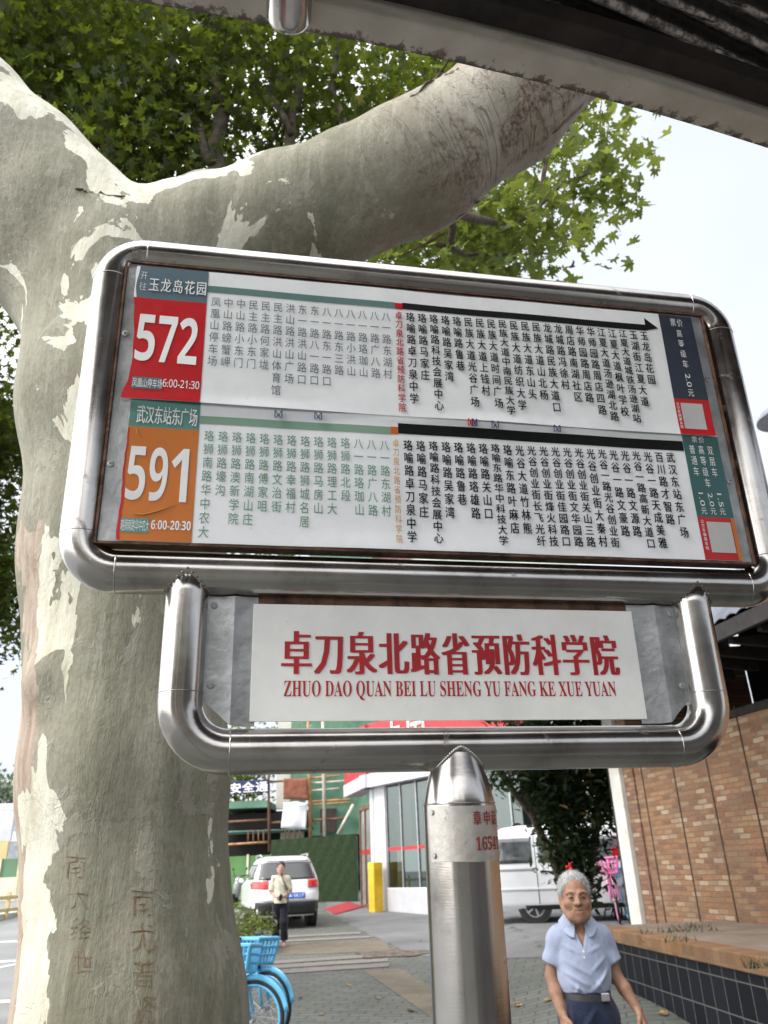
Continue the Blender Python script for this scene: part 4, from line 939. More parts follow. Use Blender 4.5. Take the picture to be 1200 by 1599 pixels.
weeds(1060, 1455, 60, .45, 1); weeds(1085, 1448, 30, .2, 4); weeds(1050, 1470, 24, .5, 5); weeds(1182, 1512, 60, .10, 3)

# ================================================================== shop on the corner
SHW = M('white shop cladding', (.5, .51, .54), .45, 0, .08, 2); SHR = M('red shop fascia', (.42, .012, .022), .4, 0, .12, 2); BRN = M('brown door frame', (.16, .085, .05), .5, .1)
q = NT('shop window glass'); q.set(Base_Color=(.7, .8, .8, 1), Roughness=.02, Transmission_Weight=.0, Specular_IOR_Level=.9)
gl = q.n('ShaderNodeBsdfGlossy', {'Color': (.75, .85, .85, 1), 'Roughness': .01}); tr = q.n('ShaderNodeBsdfTransparent', {'Color': (.36, .42, .41, 1)}); ms = q.n('ShaderNodeMixShader', {0: .16, 1: tr.outputs[0], 2: gl.outputs[0]}); q.t.links.new(ms.outputs[0], q.out.inputs[0]); GLASS = q.m
c0 = Vector(ground(588, 1421)); cA = Vector(ground(553, 1411)); cB = Vector(ground(673, 1428))
r_d = (cB - c0); r_d.z = 0; r_d.normalize(); l_d = (cA - c0); l_d.z = 0; l_d.normalize()
zg = gz(c0.x, c0.y)
shop = empty('corner_shop', (c0.x, c0.y, zg), label='white corner shop with a red fascia and tall glass front', cat='shop')
def SP(a, b, z): return (r_d * a + l_d * b + Vector((0, 0, z)))
def pan(m, d0, d1, p0, z0, z1, axis, th=.05):
    """slab along one of the shop's two faces"""
    d, o = (r_d, Vector((r_d.y, -r_d.x, 0))) if axis == 'r' else (l_d, Vector((l_d.y, -l_d.x, 0)))
    if o.y > 0: o = -o
    v = []
    for z in (z0, z1):
        for t, k in ((d0, p0), (d1, p0), (d1, p0 - th), (d0, p0 - th)): v.append(tuple(d * t + o * k + Vector((0, 0, z))))
    return m.add(v, [(0, 3, 2, 1), (4, 5, 6, 7), (0, 1, 5, 4), (1, 2, 6, 5), (2, 3, 7, 6), (3, 0, 4, 7)])
H0 = 3.55
m = MB(); pan(m, -.1, .75, .06, -.3, H0, 'r', .4); pan(m, -.12, .35, .05, -.3, H0, 'l', .3); m.build('pillar', SHW, shop)
m = MB(); pan(m, .75, 7, .10, -.5, .62, 'r', .5); m.build('plinth', SHW, shop, bevel=.04)
m = MB(); pan(m, .75, 7, 0, .62, H0, 'r', .02); m.build('window', GLASS, shop)
m = MB()
for t in (.76, 1.55, 2.4, 3.3, 4.4, 5.5, 6.6): pan(m, t, t + .05, .03, .62, H0, 'r', .08)
m.each('window_mullion', M('grey aluminium', (.4, .42, .43), .35, .7), shop)
m = MB(); pan(m, .76, 7, .012, 1.64, 1.74, 'r', .006); pan(m, .4, 1.9, .012, 1.62, 1.76, 'l', .006); m.build('red_strip', SHR, shop)
m = MB(); pan(m, -.3, 7.2, .35, H0, H0 + .42, 'r', .6); pan(m, -.3, 3.2, .35, H0, H0 + .42, 'l', .6); m.build('white_band', SHW, shop, bevel=.02)
m = MB(); pan(m, -.3, 7.2, .30, H0 + .425, H0 + 2.0, 'r', .5); pan(m, -.3, 3.2, .30, H0 + .425, H0 + 2.0, 'l', .5); m.build('fascia', SHR, shop)
m = MB(); pan(m, .4, 1.9, .0, .1, 3.0, 'l', .02); m.build('door', M('grey glass door', (.28, .3, .3), .15, .2), shop)
m = MB()
for t in (.36, 1.15, 1.9): pan(m, t, t + .09, .05, -.1, 3.1, 'l', .1)
pan(m, .36, 2., .05, 3.0, 3.12, 'l', .1); pan(m, .36, 2., .05, -.1, .12, 'l', .1)
m.build('door_frame', BRN, shop)
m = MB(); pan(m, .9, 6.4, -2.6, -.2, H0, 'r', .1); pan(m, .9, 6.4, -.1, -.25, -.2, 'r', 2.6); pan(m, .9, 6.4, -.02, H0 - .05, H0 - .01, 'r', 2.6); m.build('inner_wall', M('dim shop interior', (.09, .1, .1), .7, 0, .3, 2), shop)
def poster(t0, t1, z0, z1, cols, nm='poster'):
    n = len(cols)
    for i, c in enumerate(cols):
        m = MB(); pan(m, t0, t1, -.06, z0 + (z1 - z0) * i / n, z0 + (z1 - z0) * (i + 1) / n - .002, 'r', .01); m.build(nm, c, shop)
PO = M('salmon poster', (.55, .3, .24), .6, 0, .3, 6); PBl = M('blue poster', (.07, .12, .4), .6, 0, .3, 6); PW = M('pale poster', (.6, .62, .68), .6, 0, .2, 6); PV = M('violet poster', (.3, .22, .5), .6, 0, .4, 6)
poster(1.15, 1.5, 1.9, 3.0, [PO, PW, PW, PO]); poster(2.0, 2.75, 1.85, 3.05, [PBl, PV, PBl]); poster(1.2, 1.5, 3.12, 3.45, [PW]); poster(3.2, 4.0, 1.8, 3.1, [PV, PO]); poster(4.8, 5.5, 1.5, 3.2, [SHR, PO, SHR])
# silver raised characters on the fascia
t = Text(lambda u_, w_, d=0: tuple(r_d * u_ + Vector((r_d.y, -r_d.x, 0)) * ((.32 + d) * (1 if -r_d.x < 0 else -1)) + Vector((0, 0, w_))))
t2 = Text(lambda u_, w_, d=0: tuple(l_d * (3. - u_) + (Vector((l_d.y, -l_d.x, 0)) if -l_d.x < 0 else -Vector((l_d.y, -l_d.x, 0))) * (.315 + d) + Vector((0, 0, w_))))
for i, ch in enumerate('逻辑'): t2.cell(ch, 1.0 + i * 1.15, H0 + 1.25, 1.05, 1.15, .02)
t2.build('fascia_lettering', M('silver letters', (.62, .62, .62), .3, .5), shop)
for i, ch in enumerate('中国'): t.cell(ch, 1.7 + i * 1.3, H0 + 1.35, 1.05, 1.1, .015)
t.build('fascia_lettering', M('white letters', (.75, .74, .72), .4), shop)
# pale stool with a white cover seen inside the glass
# yellow bollard at the corner
P = Vector(ground(588, 1424)); yb = empty('yellow_bollard', P - Vector((0, 0, .02)), math.atan2(r_d.y, r_d.x), label='yellow square bollard at the corner of the shop', cat='bollard')
m = MB(); m.box((-.16, -.16, 0), (.16, .16, 1.16)); m.build('post', M('yellow paint', (.68, .42, .012), .45, 0, .12, 4), yb, bevel=.015)
m = MB(); m.box((-.165, -.165, 1.162), (.165, .165, 1.38)); m.build('cap', M('yellow cap', (.78, .5, .02), .4, 0, .1, 4), yb, bevel=.02)
# red door mats
q = NT('red carpet'); v = q.obj(); q.set(Base_Color=q.ramp(q.noise(v, 5, 5), [(.3, (.2, .008, .014)), (.7, (.3, .02, .026))]), Roughness=.95)
a, b, c, d = [Vector(ground(*p)) for p in ((507, 1420), (545, 1409), (569, 1417), (524, 1429))]
m = MB()
def matg(i, j):
    p = (a * (1 - i) + b * i) * (1 - j) + (d * (1 - i) + c * i) * j; return (p.x, p.y, gz(p.x, p.y) + .014 + .003 * math.sin(i * 9) * math.sin(j * 5))
m.grid(matg, 16, 10); o = m.build('red_mat', q.m, smooth=3.2, label='faded red carpet mat lying before the shop door', cat='mat'); s_ = o.modifiers.new('thick', 'SOLIDIFY'); s_.thickness = .012
m = MB()
def matw(i, j): i = .36 + .24 * i; j = .3 + .35 * j; p = Vector(matg(i, j)); return (p.x, p.y, p.z + .006)
m.grid(matw, 6, 4); m.build('mat_print', M('faded pink print', (.5, .2, .2), .95), o)

# ================================================================== building site behind: scaffolded block, hoarding, banner
YS = 36.
def px2(x, y, Y=YS): return Vector(atY(x, y, Y))
NETM = NT('green debris netting'); v = NETM.obj(); NETM.set(Base_Color=NETM.mix(NETM.ramp(NETM.noise(v, 1.6, 5, .6), [(.35, 0.), (.65, 1.)]), (.05, .13, .085), (.12, .24, .16)), Roughness=.8); NET = NETM.m
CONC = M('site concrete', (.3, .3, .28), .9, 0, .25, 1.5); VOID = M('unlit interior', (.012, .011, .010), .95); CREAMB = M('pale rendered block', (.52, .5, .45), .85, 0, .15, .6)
g0 = gz(-4, YS)
site = empty('scaffolded_building', (-4, YS, g0), label='half built block wrapped in green netting behind the white car', cat='building')
def wbox(m, p0, p1, dy0, dy1):
    a = px2(*p0); b = px2(*p1); O = Vector(site.location)
    return m.box((min(a.x, b.x) - O.x, dy0, min(a.z, b.z) - O.z), (max(a.x, b.x) - O.x, dy1, max(a.z, b.z) - O.z))
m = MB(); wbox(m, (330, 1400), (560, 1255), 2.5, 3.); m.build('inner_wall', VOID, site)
m = MB(); wbox(m, (340, 1264), (420, 1250), -.25, 2.4); wbox(m, (340, 1300), (490, 1292), .2, 2.4); m.build('floor_slab', M('green painted slab', (.14, .27, .2), .8, 0, .3, 1), site)
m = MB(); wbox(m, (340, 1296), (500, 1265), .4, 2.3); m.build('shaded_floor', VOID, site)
m = MB(); wbox(m, (484, 1305), (580, 850), .2, .35); m.build('netting', NET, site)
m = MB(); wbox(m, (452, 1250), (483, 1100), .3, .45); m.build('netting', NET, site)
m = MB(); wbox(m, (425, 1260), (452, 1050), 1.2, 1.6); wbox(m, (430, 1400), (470, 1296), 1.2, 1.5); m.build('wall', CREAMB, site)
m = MB(); wbox(m, (500, 1300), (525, 1262), .05, .19); m.build('shutter', M('dark brown shutter', (.06, .045, .04), .8), site)
m = MB(); wbox(m, (590, 1320), (640, 835), .5, 3.); m.build('tower_wall', M('weathered red brown cladding', (.2, .1, .08), .8, 0, .3, 1), site)
m = MB(); wbox(m, (652, 1320), (900, 838), .6, 3.); m.build('side_wall', M('pale green render', (.4, .47, .4), .8, 0, .2, 1), site)
# the poles of the scaffold
scaf = empty('scaffold', (-4, YS - .6, g0), label='bamboo coloured scaffold poles in front of the green netting', cat='scaffold')
def pole(x0, y0, x1, y1, r=.055, mat=None, dy=0.):
    O = Vector(scaf.location); a = px2(x0, y0, YS - .6 + dy) - O; b = px2(x1, y1, YS - .6 + dy) - O
    m = MB(); m.tube([a, b], r, 8); m.build('pole', mat, scaf, smooth=3.2)
OC = M('ochre scaffold pole', (.42, .24, .1), .7, 0, .3, 4); WP = M('pale scaffold pole', (.55, .5, .42), .6, 0, .2, 4); RB = M('rusty pole', (.17, .085, .05), .8, 0, .3, 4)
pole(485, 1312, 481, 1080, .075, OC); pole(507, 1308, 504, 1080, .07, WP); pole(421, 1330, 419, 1150, .06, RB)
for y, x0, x1, mt in ((1218, 418, 482, RB), (1254, 480, 546, OC), (1249, 482, 548, OC), (1212, 484, 530, OC), (1220, 484, 546, WP), (1232, 484, 530, WP), (1282, 420, 482, RB), (1278, 484, 545, RB), (1281, 345, 420, RB), (1316, 352, 418, OC)):
    pole(x0, y + 3, x1, y - 1, .045, mt, .1)
pole(528, 1302, 552, 1256, .06, WP, -.4)
for x in (388, 396, 404, 412, 446, 452, 460, 468): pole(x, 1318, x, 1296, .035, RB, .4)
BLU = M('navy banner cloth', (.012, .018, .1), .7, 0, .2, 2)
def hang(name, corners, Y, mat, label, cat, wave=.03, nu=12, nv=8):
    P_ = [px2(*c, Y) for c in corners]; O = (P_[2] + P_[3]) / 2
    def g(i, j):
        p = (P_[0] * (1 - i) + P_[1] * i) * (1 - j) + (P_[3] * (1 - i) + P_[2] * i) * j
        return (p.x - O.x, p.y - O.y + wave * math.sin(i * 7 + j * 2) + wave * .6 * math.sin(j * 6), p.z - O.z)
    m = MB(); m.grid(g, nu, nv); o = m.build(name, mat, smooth=3.2, label=label, cat=cat); o.location = O
    s_ = o.modifiers.new('thick', 'SOLIDIFY'); s_.thickness = .02; return o, g
o, g_ = hang('banner', ((355, 1221), (420, 1217), (420, 1237), (358, 1241)), YS - .9, BLU, 'navy banner with white characters hung on the scaffold', 'banner', .02)
t = Text(lambda u_, w_, d=0: tuple(np.array(g_(u_, 1 - w_)) + (0, -.04 - d, 0)))
for i, ch in enumerate('安全通'): t.cell(ch, .18 + i * .325, .47, .31, .86, .02)
t.build('lettering', M('white banner ink', (.8, .8, .82), .6), o)
hang('plywood_board', ((443, 1216), (481, 1215), (481, 1249), (443, 1248)), YS - .8, M('rusty brown board', (.22, .075, .04), .8, 0, .35, 3), 'rust brown board fixed to the scaffold above the white sheet', 'board', .004)
hang('white_sheet', ((443, 1253), (480, 1253), (478, 1295), (439, 1293)), YS - 1., M('white tarpaulin', (.66, .66, .72), .6, 0, .06, 2), 'white sheet hanging from the scaffold under the brown board', 'sheet', .05)
# green artificial hedge hoarding
HG = NT('artificial hedge'); v = HG.obj(); HG.set(Base_Color=HG.mix(HG.ramp(HG.noise(v, 14, 5, .8), [(.4, 0.), (.65, 1.)]), (.008, .022, .006), (.025, .055, .012)), Roughness=.9, Normal=HG.bump(HG.noise(v, 18, 5, .8), 1., .06))
a = Vector(atY(424, 1312, 32.5)); b = Vector(atY(556, 1302, 31.2)); zg_ = gz(-4, 32)
ho = empty('hoarding', (a.x, a.y, zg_), math.atan2(b.y - a.y, b.x - a.x), label='dark green artificial hedge hoarding behind the white car', cat='hoarding')
Lh = math.hypot(b.x - a.x, b.y - a.y); m = MB(); m.grid(lambda i, j: (Lh * i, .03 * math.sin(i * 50) * math.sin(j * 20), -.2 + (a.z + (b.z - a.z) * i - zg_ + .2) * j), 40, 12); m.build('hedge_panel', HG.m, ho, smooth=3.2)
m = MB(); m.box((0, .06, -.3), (Lh, .14, a.z - zg_ - .02)); m.build('backing', NET, ho)
a = Vector(atY(350, 1338, 33.5)); b = Vector(atY(424, 1332, 33)); 
hb = empty('site_fence', (a.x, a.y, zg_), math.atan2(b.y - a.y, b.x - a.x), label='mid green site fence left of the dark hoarding', cat='fence')
Lf = math.hypot(b.x - a.x, b.y - a.y); m = MB(); m.box((-6, 0, -.3), (Lf, .08, a.z - zg_)); m.build('panel', M('green fence sheet', (.07, .18, .05), .7, 0, .2, 1), hb)
m = MB()
for i in range(9): m.box((-6 + i * 1. , -.05, -.3), (-5.92 + i * 1., .0, a.z - zg_ + .05))
m.each('fence_post', WP, hb)

# ================================================================== across the street, far left
def slab_building(name, x0, x1, y, depth, h, zb_, mat, label, rows, cols, wm, ww=.6, wh=.6):
    o = empty(name, ((x0 + x1) / 2, y, zb_), label=label, cat='building'); W_ = x1 - x0
    m = MB(); m.box((-W_ / 2, 0, -1), (W_ / 2, depth, h)); m.build('wall', mat, o)
    fw, fh = W_ / cols, h / rows
    for r in range(rows):
        for c in range(cols):
            m = MB(); cx_ = -W_ / 2 + fw * (c + .5); cz = fh * (r + .5); m.box((cx_ - fw * ww / 2, -.04, cz - fh * wh / 2), (cx_ + fw * ww / 2, .1, cz + fh * wh / 2)); m.build('window', wm, o)
    m = MB(); m.box((-W_ / 2 - .3, -.3, h), (W_ / 2 + .3, depth + .3, h + .4)); m.build('parapet', mat, o); return o
WIN = M('dull window glass', (.26, .29, .33), .15, 0, .3, 2)
P = Vector(atY(8, 1340, 62)); slab_building('low_office', P.x - 16, P.x + 2.6, 62, 12, 5.6, gz(0, 62) + .1, M('pale office render', (.6, .62, .66), .85, 0, .1, .3), 'pale grey office block across the street, left of the trunk', 3, 14, WIN)
P = Vector(atY(14, 1350, 56)); sgn = empty('yellow_sign_board', (P.x - .7, 56, gz(0, 56)), label='white and yellow totem sign in front of the pale office', cat='sign')
m = MB(); m.box((-.6, -.1, 3.2), (.6, .1, 5.2)); m.build('panel', SHW, sgn); m = MB(); m.box((-.5, -.1, 1.), (.5, .1, 3.19)); m.build('base', M('orange yellow panel', (.55, .42, .2), .6), sgn); m = MB(); m.box((-.1, -.05, -.2), (.1, .05, 1.)); m.build('leg', CONC, sgn)
fy = 44.; a = Vector(atY(-120, 1352, fy)); b = Vector(atY(60, 1341, fy)); zf = gz(0, fy) - .13
fe = empty('site_fence', (a.x, fy, zf), label='green site fence on a cream base across the street', cat='fence')
zt = Vector(atY(10, 1341, fy)).z - zf; zm = Vector(atY(10, 1370, fy)).z - zf; Lw = b.x - a.x + 6
m = MB(); m.box((0, 0, zm), (Lw, .1, zt)); m.build('panel', M('deep green fence panel', (.1, .2, .11), .6, 0, .15, .5), fe)
m = MB(); m.box((0, -.05, -.3), (Lw, .2, zm - .005)); m.build('base', M('cream fence base', (.6, .56, .44), .8, 0, .15, .7), fe)
m = MB()
for i in range(12): m.box((i * Lw / 12, -.08, -.3), (i * Lw / 12 + .12, 0.0, zt + .05))
m.each('fence_post', M('pale yellow post', (.6, .54, .36), .7), fe)
a = Vector(ground(-60, 1445)); b = Vector(ground(32, 1424)); 
ba = empty('road_barrier', (a.x, a.y, gz(a.x, a.y) - .13), math.atan2(b.y - a.y, b.x - a.x), label='yellow and white road barrier along the far lane', cat='barrier'); Lb = math.hypot(b.x - a.x, b.y - a.y) + 3
m = MB()
for z in (.35, .75): m.box((0, -.04, z), (Lb, .04, z + .12))
m.each('rail', M('amber rail paint', (.6, .48, .25), .6), ba)
m = MB(); m.box((0, .06, .0), (Lb, .5, .3)); m.build('base', M('white barrier block', (.62, .62, .6), .8, 0, .1, 1), ba)
m = MB()
for i in range(7): m.box((i * Lb / 6.5, -.06, 0), (i * Lb / 6.5 + .1, .06, 1.))
m.each('barrier_post', M('amber rail paint', (.6, .42, .18), .6), ba)
cl = [((Vector(atY(x, y, 95))), (r * 1.4, r, r * .7)) for x, y, r in ((-60, 1258, 5), (-20, 1256, 5), (15, 1254, 5), (45, 1256, 5))]
far = leaves('distant_tree_row', [(tuple(c), r) for c, r in cl], 2600, .9, leaf_mat('far leaf', (.09, .13, .08), (.14, .19, .11), (.1, .14, .06), .2), None, 31); tag(far, kind='stuff')
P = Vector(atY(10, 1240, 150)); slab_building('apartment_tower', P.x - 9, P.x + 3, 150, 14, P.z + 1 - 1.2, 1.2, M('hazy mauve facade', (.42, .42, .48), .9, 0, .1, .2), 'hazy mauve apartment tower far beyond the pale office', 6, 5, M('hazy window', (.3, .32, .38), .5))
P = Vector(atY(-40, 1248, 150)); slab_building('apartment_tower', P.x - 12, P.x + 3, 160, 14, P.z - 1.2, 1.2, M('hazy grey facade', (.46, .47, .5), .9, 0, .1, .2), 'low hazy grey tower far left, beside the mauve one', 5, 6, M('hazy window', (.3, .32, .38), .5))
# tall block whose upper floors show through the gap under the route sheets
cl = [(tuple(px2(x, y, 39)), r) for x, y, r in ((372, 1205, 1.2), (395, 1200, 1.3), (360, 1235, .9), (385, 1240, .8), (408, 1246, .7), (350, 1190, 1.6), (420, 1180, 1.2), (380, 1160, 1.6))]
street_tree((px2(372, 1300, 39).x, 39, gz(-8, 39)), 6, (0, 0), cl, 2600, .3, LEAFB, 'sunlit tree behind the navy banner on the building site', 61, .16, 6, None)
cl = [(tuple(px2(x, y, 44)), r) for x, y, r in ((380, 868, 1.6), (440, 862, 1.9), (500, 866, 1.6), (560, 872, 1.3), (420, 890, 2), (520, 900, 2), (470, 930, 2.5), (450, 1050, 3.), (520, 1100, 2.5))]
street_tree((px2(470, 1300, 44).x, 44, gz(-8, 44)), 15, (0, 0), cl, 3600, .42, LEAFM, 'tall tree rising behind the netted building, seen under the route sheets', 62, .2, 7, None)
# ================================================================== vehicles
TYRE = M('tyre rubber', (.014, .014, .015), .8, 0, .3, 20); RIMM = M('alloy rim', (.5, .5, .52), .35, .8, .1, 9); BLKP = M('black plastic trim', (.018, .018, .02), .55, 0, .2, 8)
q = NT('tinted car glass'); q.set(Base_Color=(.012, .015, .018, 1), Roughness=.04, Specular_IOR_Level=.7, Coat_Weight=.6); CGL = q.m
def interp(tab, z):
    for (z0, *a), (z1, *b) in zip(tab[:-1], tab[1:]):
        if z0 <= z <= z1:
            t = (z - z0) / (z1 - z0 + 1e-9); return [p + (r - p) * t for p, r in zip(a, b)]
    return list(tab[-1][1:]) if z > tab[-1][0] else list(tab[0][1:])
class Car:
    """stack of rounded plan outlines: table of (z, rear y, front y, half width); local +y is the nose"""
    def __init__(s, tab, n=5.): s.tab, s.n = tab, n
    def yr(s, x, z, d=0):
        a, b, w_ = interp(s.tab, z); yc, ly = (a + b) / 2, (b - a) / 2
        return yc - ly * max(0, 1 - min(1, abs(x) / w_) ** s.n) ** (1 / s.n) - d
    def xs(s, y, z, side, d=0):
        a, b, w_ = interp(s.tab, z); yc, ly = (a + b) / 2, (b - a) / 2
        return side * (w_ * max(0, 1 - min(1, abs(y - yc) / ly) ** s.n) ** (1 / s.n) + d)
    def body(s, mat, root, nm='body', nz=44, na=72):
        z0, z1 = s.tab[0][0], s.tab[-1][0]; V = []; zs = [z0 + (z1 - z0) * i / nz for i in range(nz + 1)]
        for z in zs:
            a, b, w_ = interp(s.tab, z); yc, ly = (a + b) / 2, (b - a) / 2
            for k in range(na):
                t = 2 * math.pi * k / na; c, sn = math.cos(t), math.sin(t); e = 2 / s.n
                V.append((w_ * math.copysign(abs(c) ** e, c), yc + ly * math.copysign(abs(sn) ** e, sn), z))
        F_ = [(i * na + k, i * na + (k + 1) % na, (i + 1) * na + (k + 1) % na, (i + 1) * na + k) for i in range(nz) for k in range(na)]
        F_ += [tuple(range(na - 1, -1, -1)), tuple(nz * na + k for k in range(na))]
        m = MB(); m.add(V, F_); return m.build(nm, mat, root, smooth=.7)
    def rear(s, nm, mat, root, x0, x1, z0, z1, d=.008, sk=0., label=None):
        m = MB()
        def g(i, j):
            z = z0 + (z1 - z0) * j; x = (x0 + (x1 - x0) * i) * (1 - sk * j); return (x, s.yr(x, z, d), z)
        m.grid(g, 14, 8); o = m.build(nm, mat, root, smooth=3.2); sd = o.modifiers.new('thick', 'SOLIDIFY'); sd.thickness = .012; sd.offset = 0; return o
    def side(s, nm, mat, root, side, y0, y1, z0, z1, d=.006, sl0=0., sl1=0.):
        m = MB()
        def g(i, j):
            z = z0 + (z1 - z0) * j; a, b = y0 + sl0 * j, y1 + sl1 * j; y = a + (b - a) * i; return (s.xs(y, z, side, d), y, z)
        m.grid(g, 14, 6); o = m.build(nm, mat, root, smooth=3.2); sd = o.modifiers.new('thick', 'SOLIDIFY'); sd.thickness = .012; sd.offset = 0; return o
    def wheels(s, root, r, ys, w_, arch=BLKP, wid=.22):
        for y in ys:
            for sd in (-1, 1):
                m = MB(); m.lathe([(r * 1.16, -.12), (r * 1.16, .012)], 36, (0, 0, 0), 'x'); a = m.build('wheel_arch', arch, root, smooth=.6); a.location = (sd * w_, y, r + .03); a.scale.x = sd
                m = MB(); m.lathe([(r * .7, -wid), (r * .96, -wid), (r, -wid * .8), (r, -.03), (r * .95, .02), (r * .68, .024), (r * .64, .0)], 36, (0, 0, 0), 'x'); wh = m.build('wheel', TYRE, root, smooth=.7); wh.location = (sd * w_, y, r); wh.scale.x = sd
                m = MB(); m.lathe([(r * .64, -.02), (r * .64, .018), (r * .58, .02), (r * .55, -.01), (r * .16, .012), (r * .14, .024), (.001, .026)], 30, (0, 0, 0), 'x')
                for k in range(5):
                    t = 2 * math.pi * k / 5; m.tube([(.012, r * .12 * math.cos(t), r * .12 * math.sin(t)), (.012, r * .6 * math.cos(t), r * .6 * math.sin(t))], r * .07, 6)
                m.build('rim', RIMM, wh, smooth=.7)
q = NT('white car paint'); q.set(Base_Color=q.ramp(q.noise(q.obj(), 3, 4), [(.3, (.66, .67, .69)), (.7, (.74, .75, .77))]), Roughness=.32, Coat_Weight=.7, Coat_Roughness=.08); CARW = q.m
q = NT('silver white van paint'); q.set(Base_Color=q.ramp(q.noise(q.obj(), 2, 5), [(.3, (.56, .58, .61)), (.7, (.64, .66, .69))]), Roughness=.38, Coat_Weight=.5, Coat_Roughness=.12); VANW = q.m
TL = M('red tail light', (.55, .01, .012), .2, 0, .2, 9, coat=.6); PLB = M('blue plate', (.03, .12, .5), .4)
P = Vector(ground(450, 1452)); a_ = math.radians(15)
suv = empty('white_suv', (P.x, P.y, gz(P.x, P.y + 1)), a_, label='white sports utility car parked on the pavement, seen from behind', cat='car')
tab = [(.26, .14, 4.2, .80), (.34, .05, 4.3, .85), (.52, .0, 4.36, .885), (.72, .02, 4.36, .895), (.92, .07, 4.3, .90), (1.02, .10, 4.1, .885), (1.07, .13, 3.3, .87), (1.15, .19, 3.12, .85), (1.35, .31, 2.8, .775), (1.52, .42, 2.5, .70), (1.59, .50, 2.3, .655), (1.64, .66, 2.1, .60), (1.665, .95, 1.8, .46)]
cr = Car(tab, 5.5); cr.body(CARW, suv)
cr.rear('rear_window', CGL, suv, -.74, .74, 1.10, 1.50, .012, .12)
cr.rear('bumper', BLKP, suv, -.80, .80, .30, .60, .022)
cr.rear('bumper_lip', CARW, suv, -.84, .84, .62, .80, .012)
for s_ in (-1, 1):
    o = cr.rear('tail_light', TL, suv, s_ * .50, s_ * .875, .90, 1.08, .02, .0)
    cr.side('side_window', CGL, suv, s_, .55, 1.45, 1.12, 1.48, .01, .12, .0); cr.side('side_window', CGL, suv, s_, 1.52, 2.95, 1.12, 1.48, .01, .0, -.45)
    cr.side('sill', BLKP, suv, s_, .3, 4.1, .28, .46, .012)
    m = MB(); m.tube([(s_ * .60, .8, 1.645), (s_ * .63, .95, 1.70), (s_ * .63, 2.1, 1.70), (s_ * .6, 2.3, 1.62)], .018, 8); m.build('roof_rail', RIMM, suv, smooth=3.2)
    m = MB(); m.sphere((s_ * .95, 2.85, 1.10), (.07, .05, .06), 10, 8); m.build('wing_mirror', CARW, suv, smooth=3.2)
o = cr.rear('number_plate', PLB, suv, -.02, .42, .66, .80, .026)
t = Text(lambda u_, w_, d=0: (u_, cr.yr(u_, w_, .036 + d), w_))
t.fit('A·5K17', .01, .39, .69, .77, .0); t.build('plate_characters', M('white plate ink', (.75, .76, .78), .5), o)
m = MB(); m.lathe([(.075, -.012), (.075, .0), (.062, .004), (.058, -.004), (.001, -.004)], 24, (.02, cr.yr(.02, .98, .012), .98), 'y'); m.build('round_badge', RIMM, suv, smooth=.6)
m = MB(); m.tube([(-.55, .14, 1.135), (-.1, .12, 1.13)], .012, 6); m.build('wiper', BLKP, suv)
cr.rear('spoiler', CARW, suv, -.62, .62, 1.545, 1.60, .05)
cr.wheels(suv, .345, (.78, 3.4), .79)

P = Vector(ground(852, 1441)); van = empty('white_van', (P.x - 1.05, P.y + .75, gz(P.x, P.y)), math.radians(-99), label='silver white minivan parked side on before the shop', cat='van')
tab = [(.24, .05, 3.92, .70), (.34, .02, 3.98, .76), (.6, .0, 4.0, .79), (.95, .02, 3.95, .80), (1.12, .05, 3.7, .785), (1.35, .09, 3.42, .75), (1.6, .14, 3.2, .70), (1.74, .22, 3.05, .65), (1.82, .4, 2.8, .58), (1.86, .7, 2.5, .45)]
vn = Car(tab, 8.); vn.body(VANW, van)
vg = M('greyish van glass', (.09, .1, .11), .08, 0, .4, 2, coat=.6)
for s_ in (-1, 1):
    vn.side('side_window', vg, van, s_, .25, 1.02, 1.12, 1.60, .008, .05, 0); vn.side('side_window', vg, van, s_, 1.14, 2.1, 1.12, 1.60, .008, 0, 0); vn.side('side_window', vg, van, s_, 2.2, 3.3, 1.12, 1.58, .008, 0, -.3)
    for y in (1.08, 2.15, 3.1): vn.side('door_seam', BLKP, van, s_, y, y + .012, .36, 1.7, .002)
    vn.side('slide_rail', M('grey rail', (.25, .26, .27), .5), van, s_, .15, 1.05, .985, 1.02, .012); vn.side('crease', VANW, van, s_, .15, 3.7, .62, .66, .014); vn.side('sill', BLKP, van, s_, .8, 3.0, .25, .33, .008)
    vn.side('door_handle', BLKP, van, s_, 1.16, 1.3, .93, .97, .02)
vn.rear('rear_window', vg, van, -.6, .6, 1.12, 1.55, .01)
for s_ in (-1, 1): vn.rear('tail_light', TL, van, s_ * .6, s_ * .76, .7, 1.05, .012)
vn.wheels(van, .30, (.98, 3.3), .70)

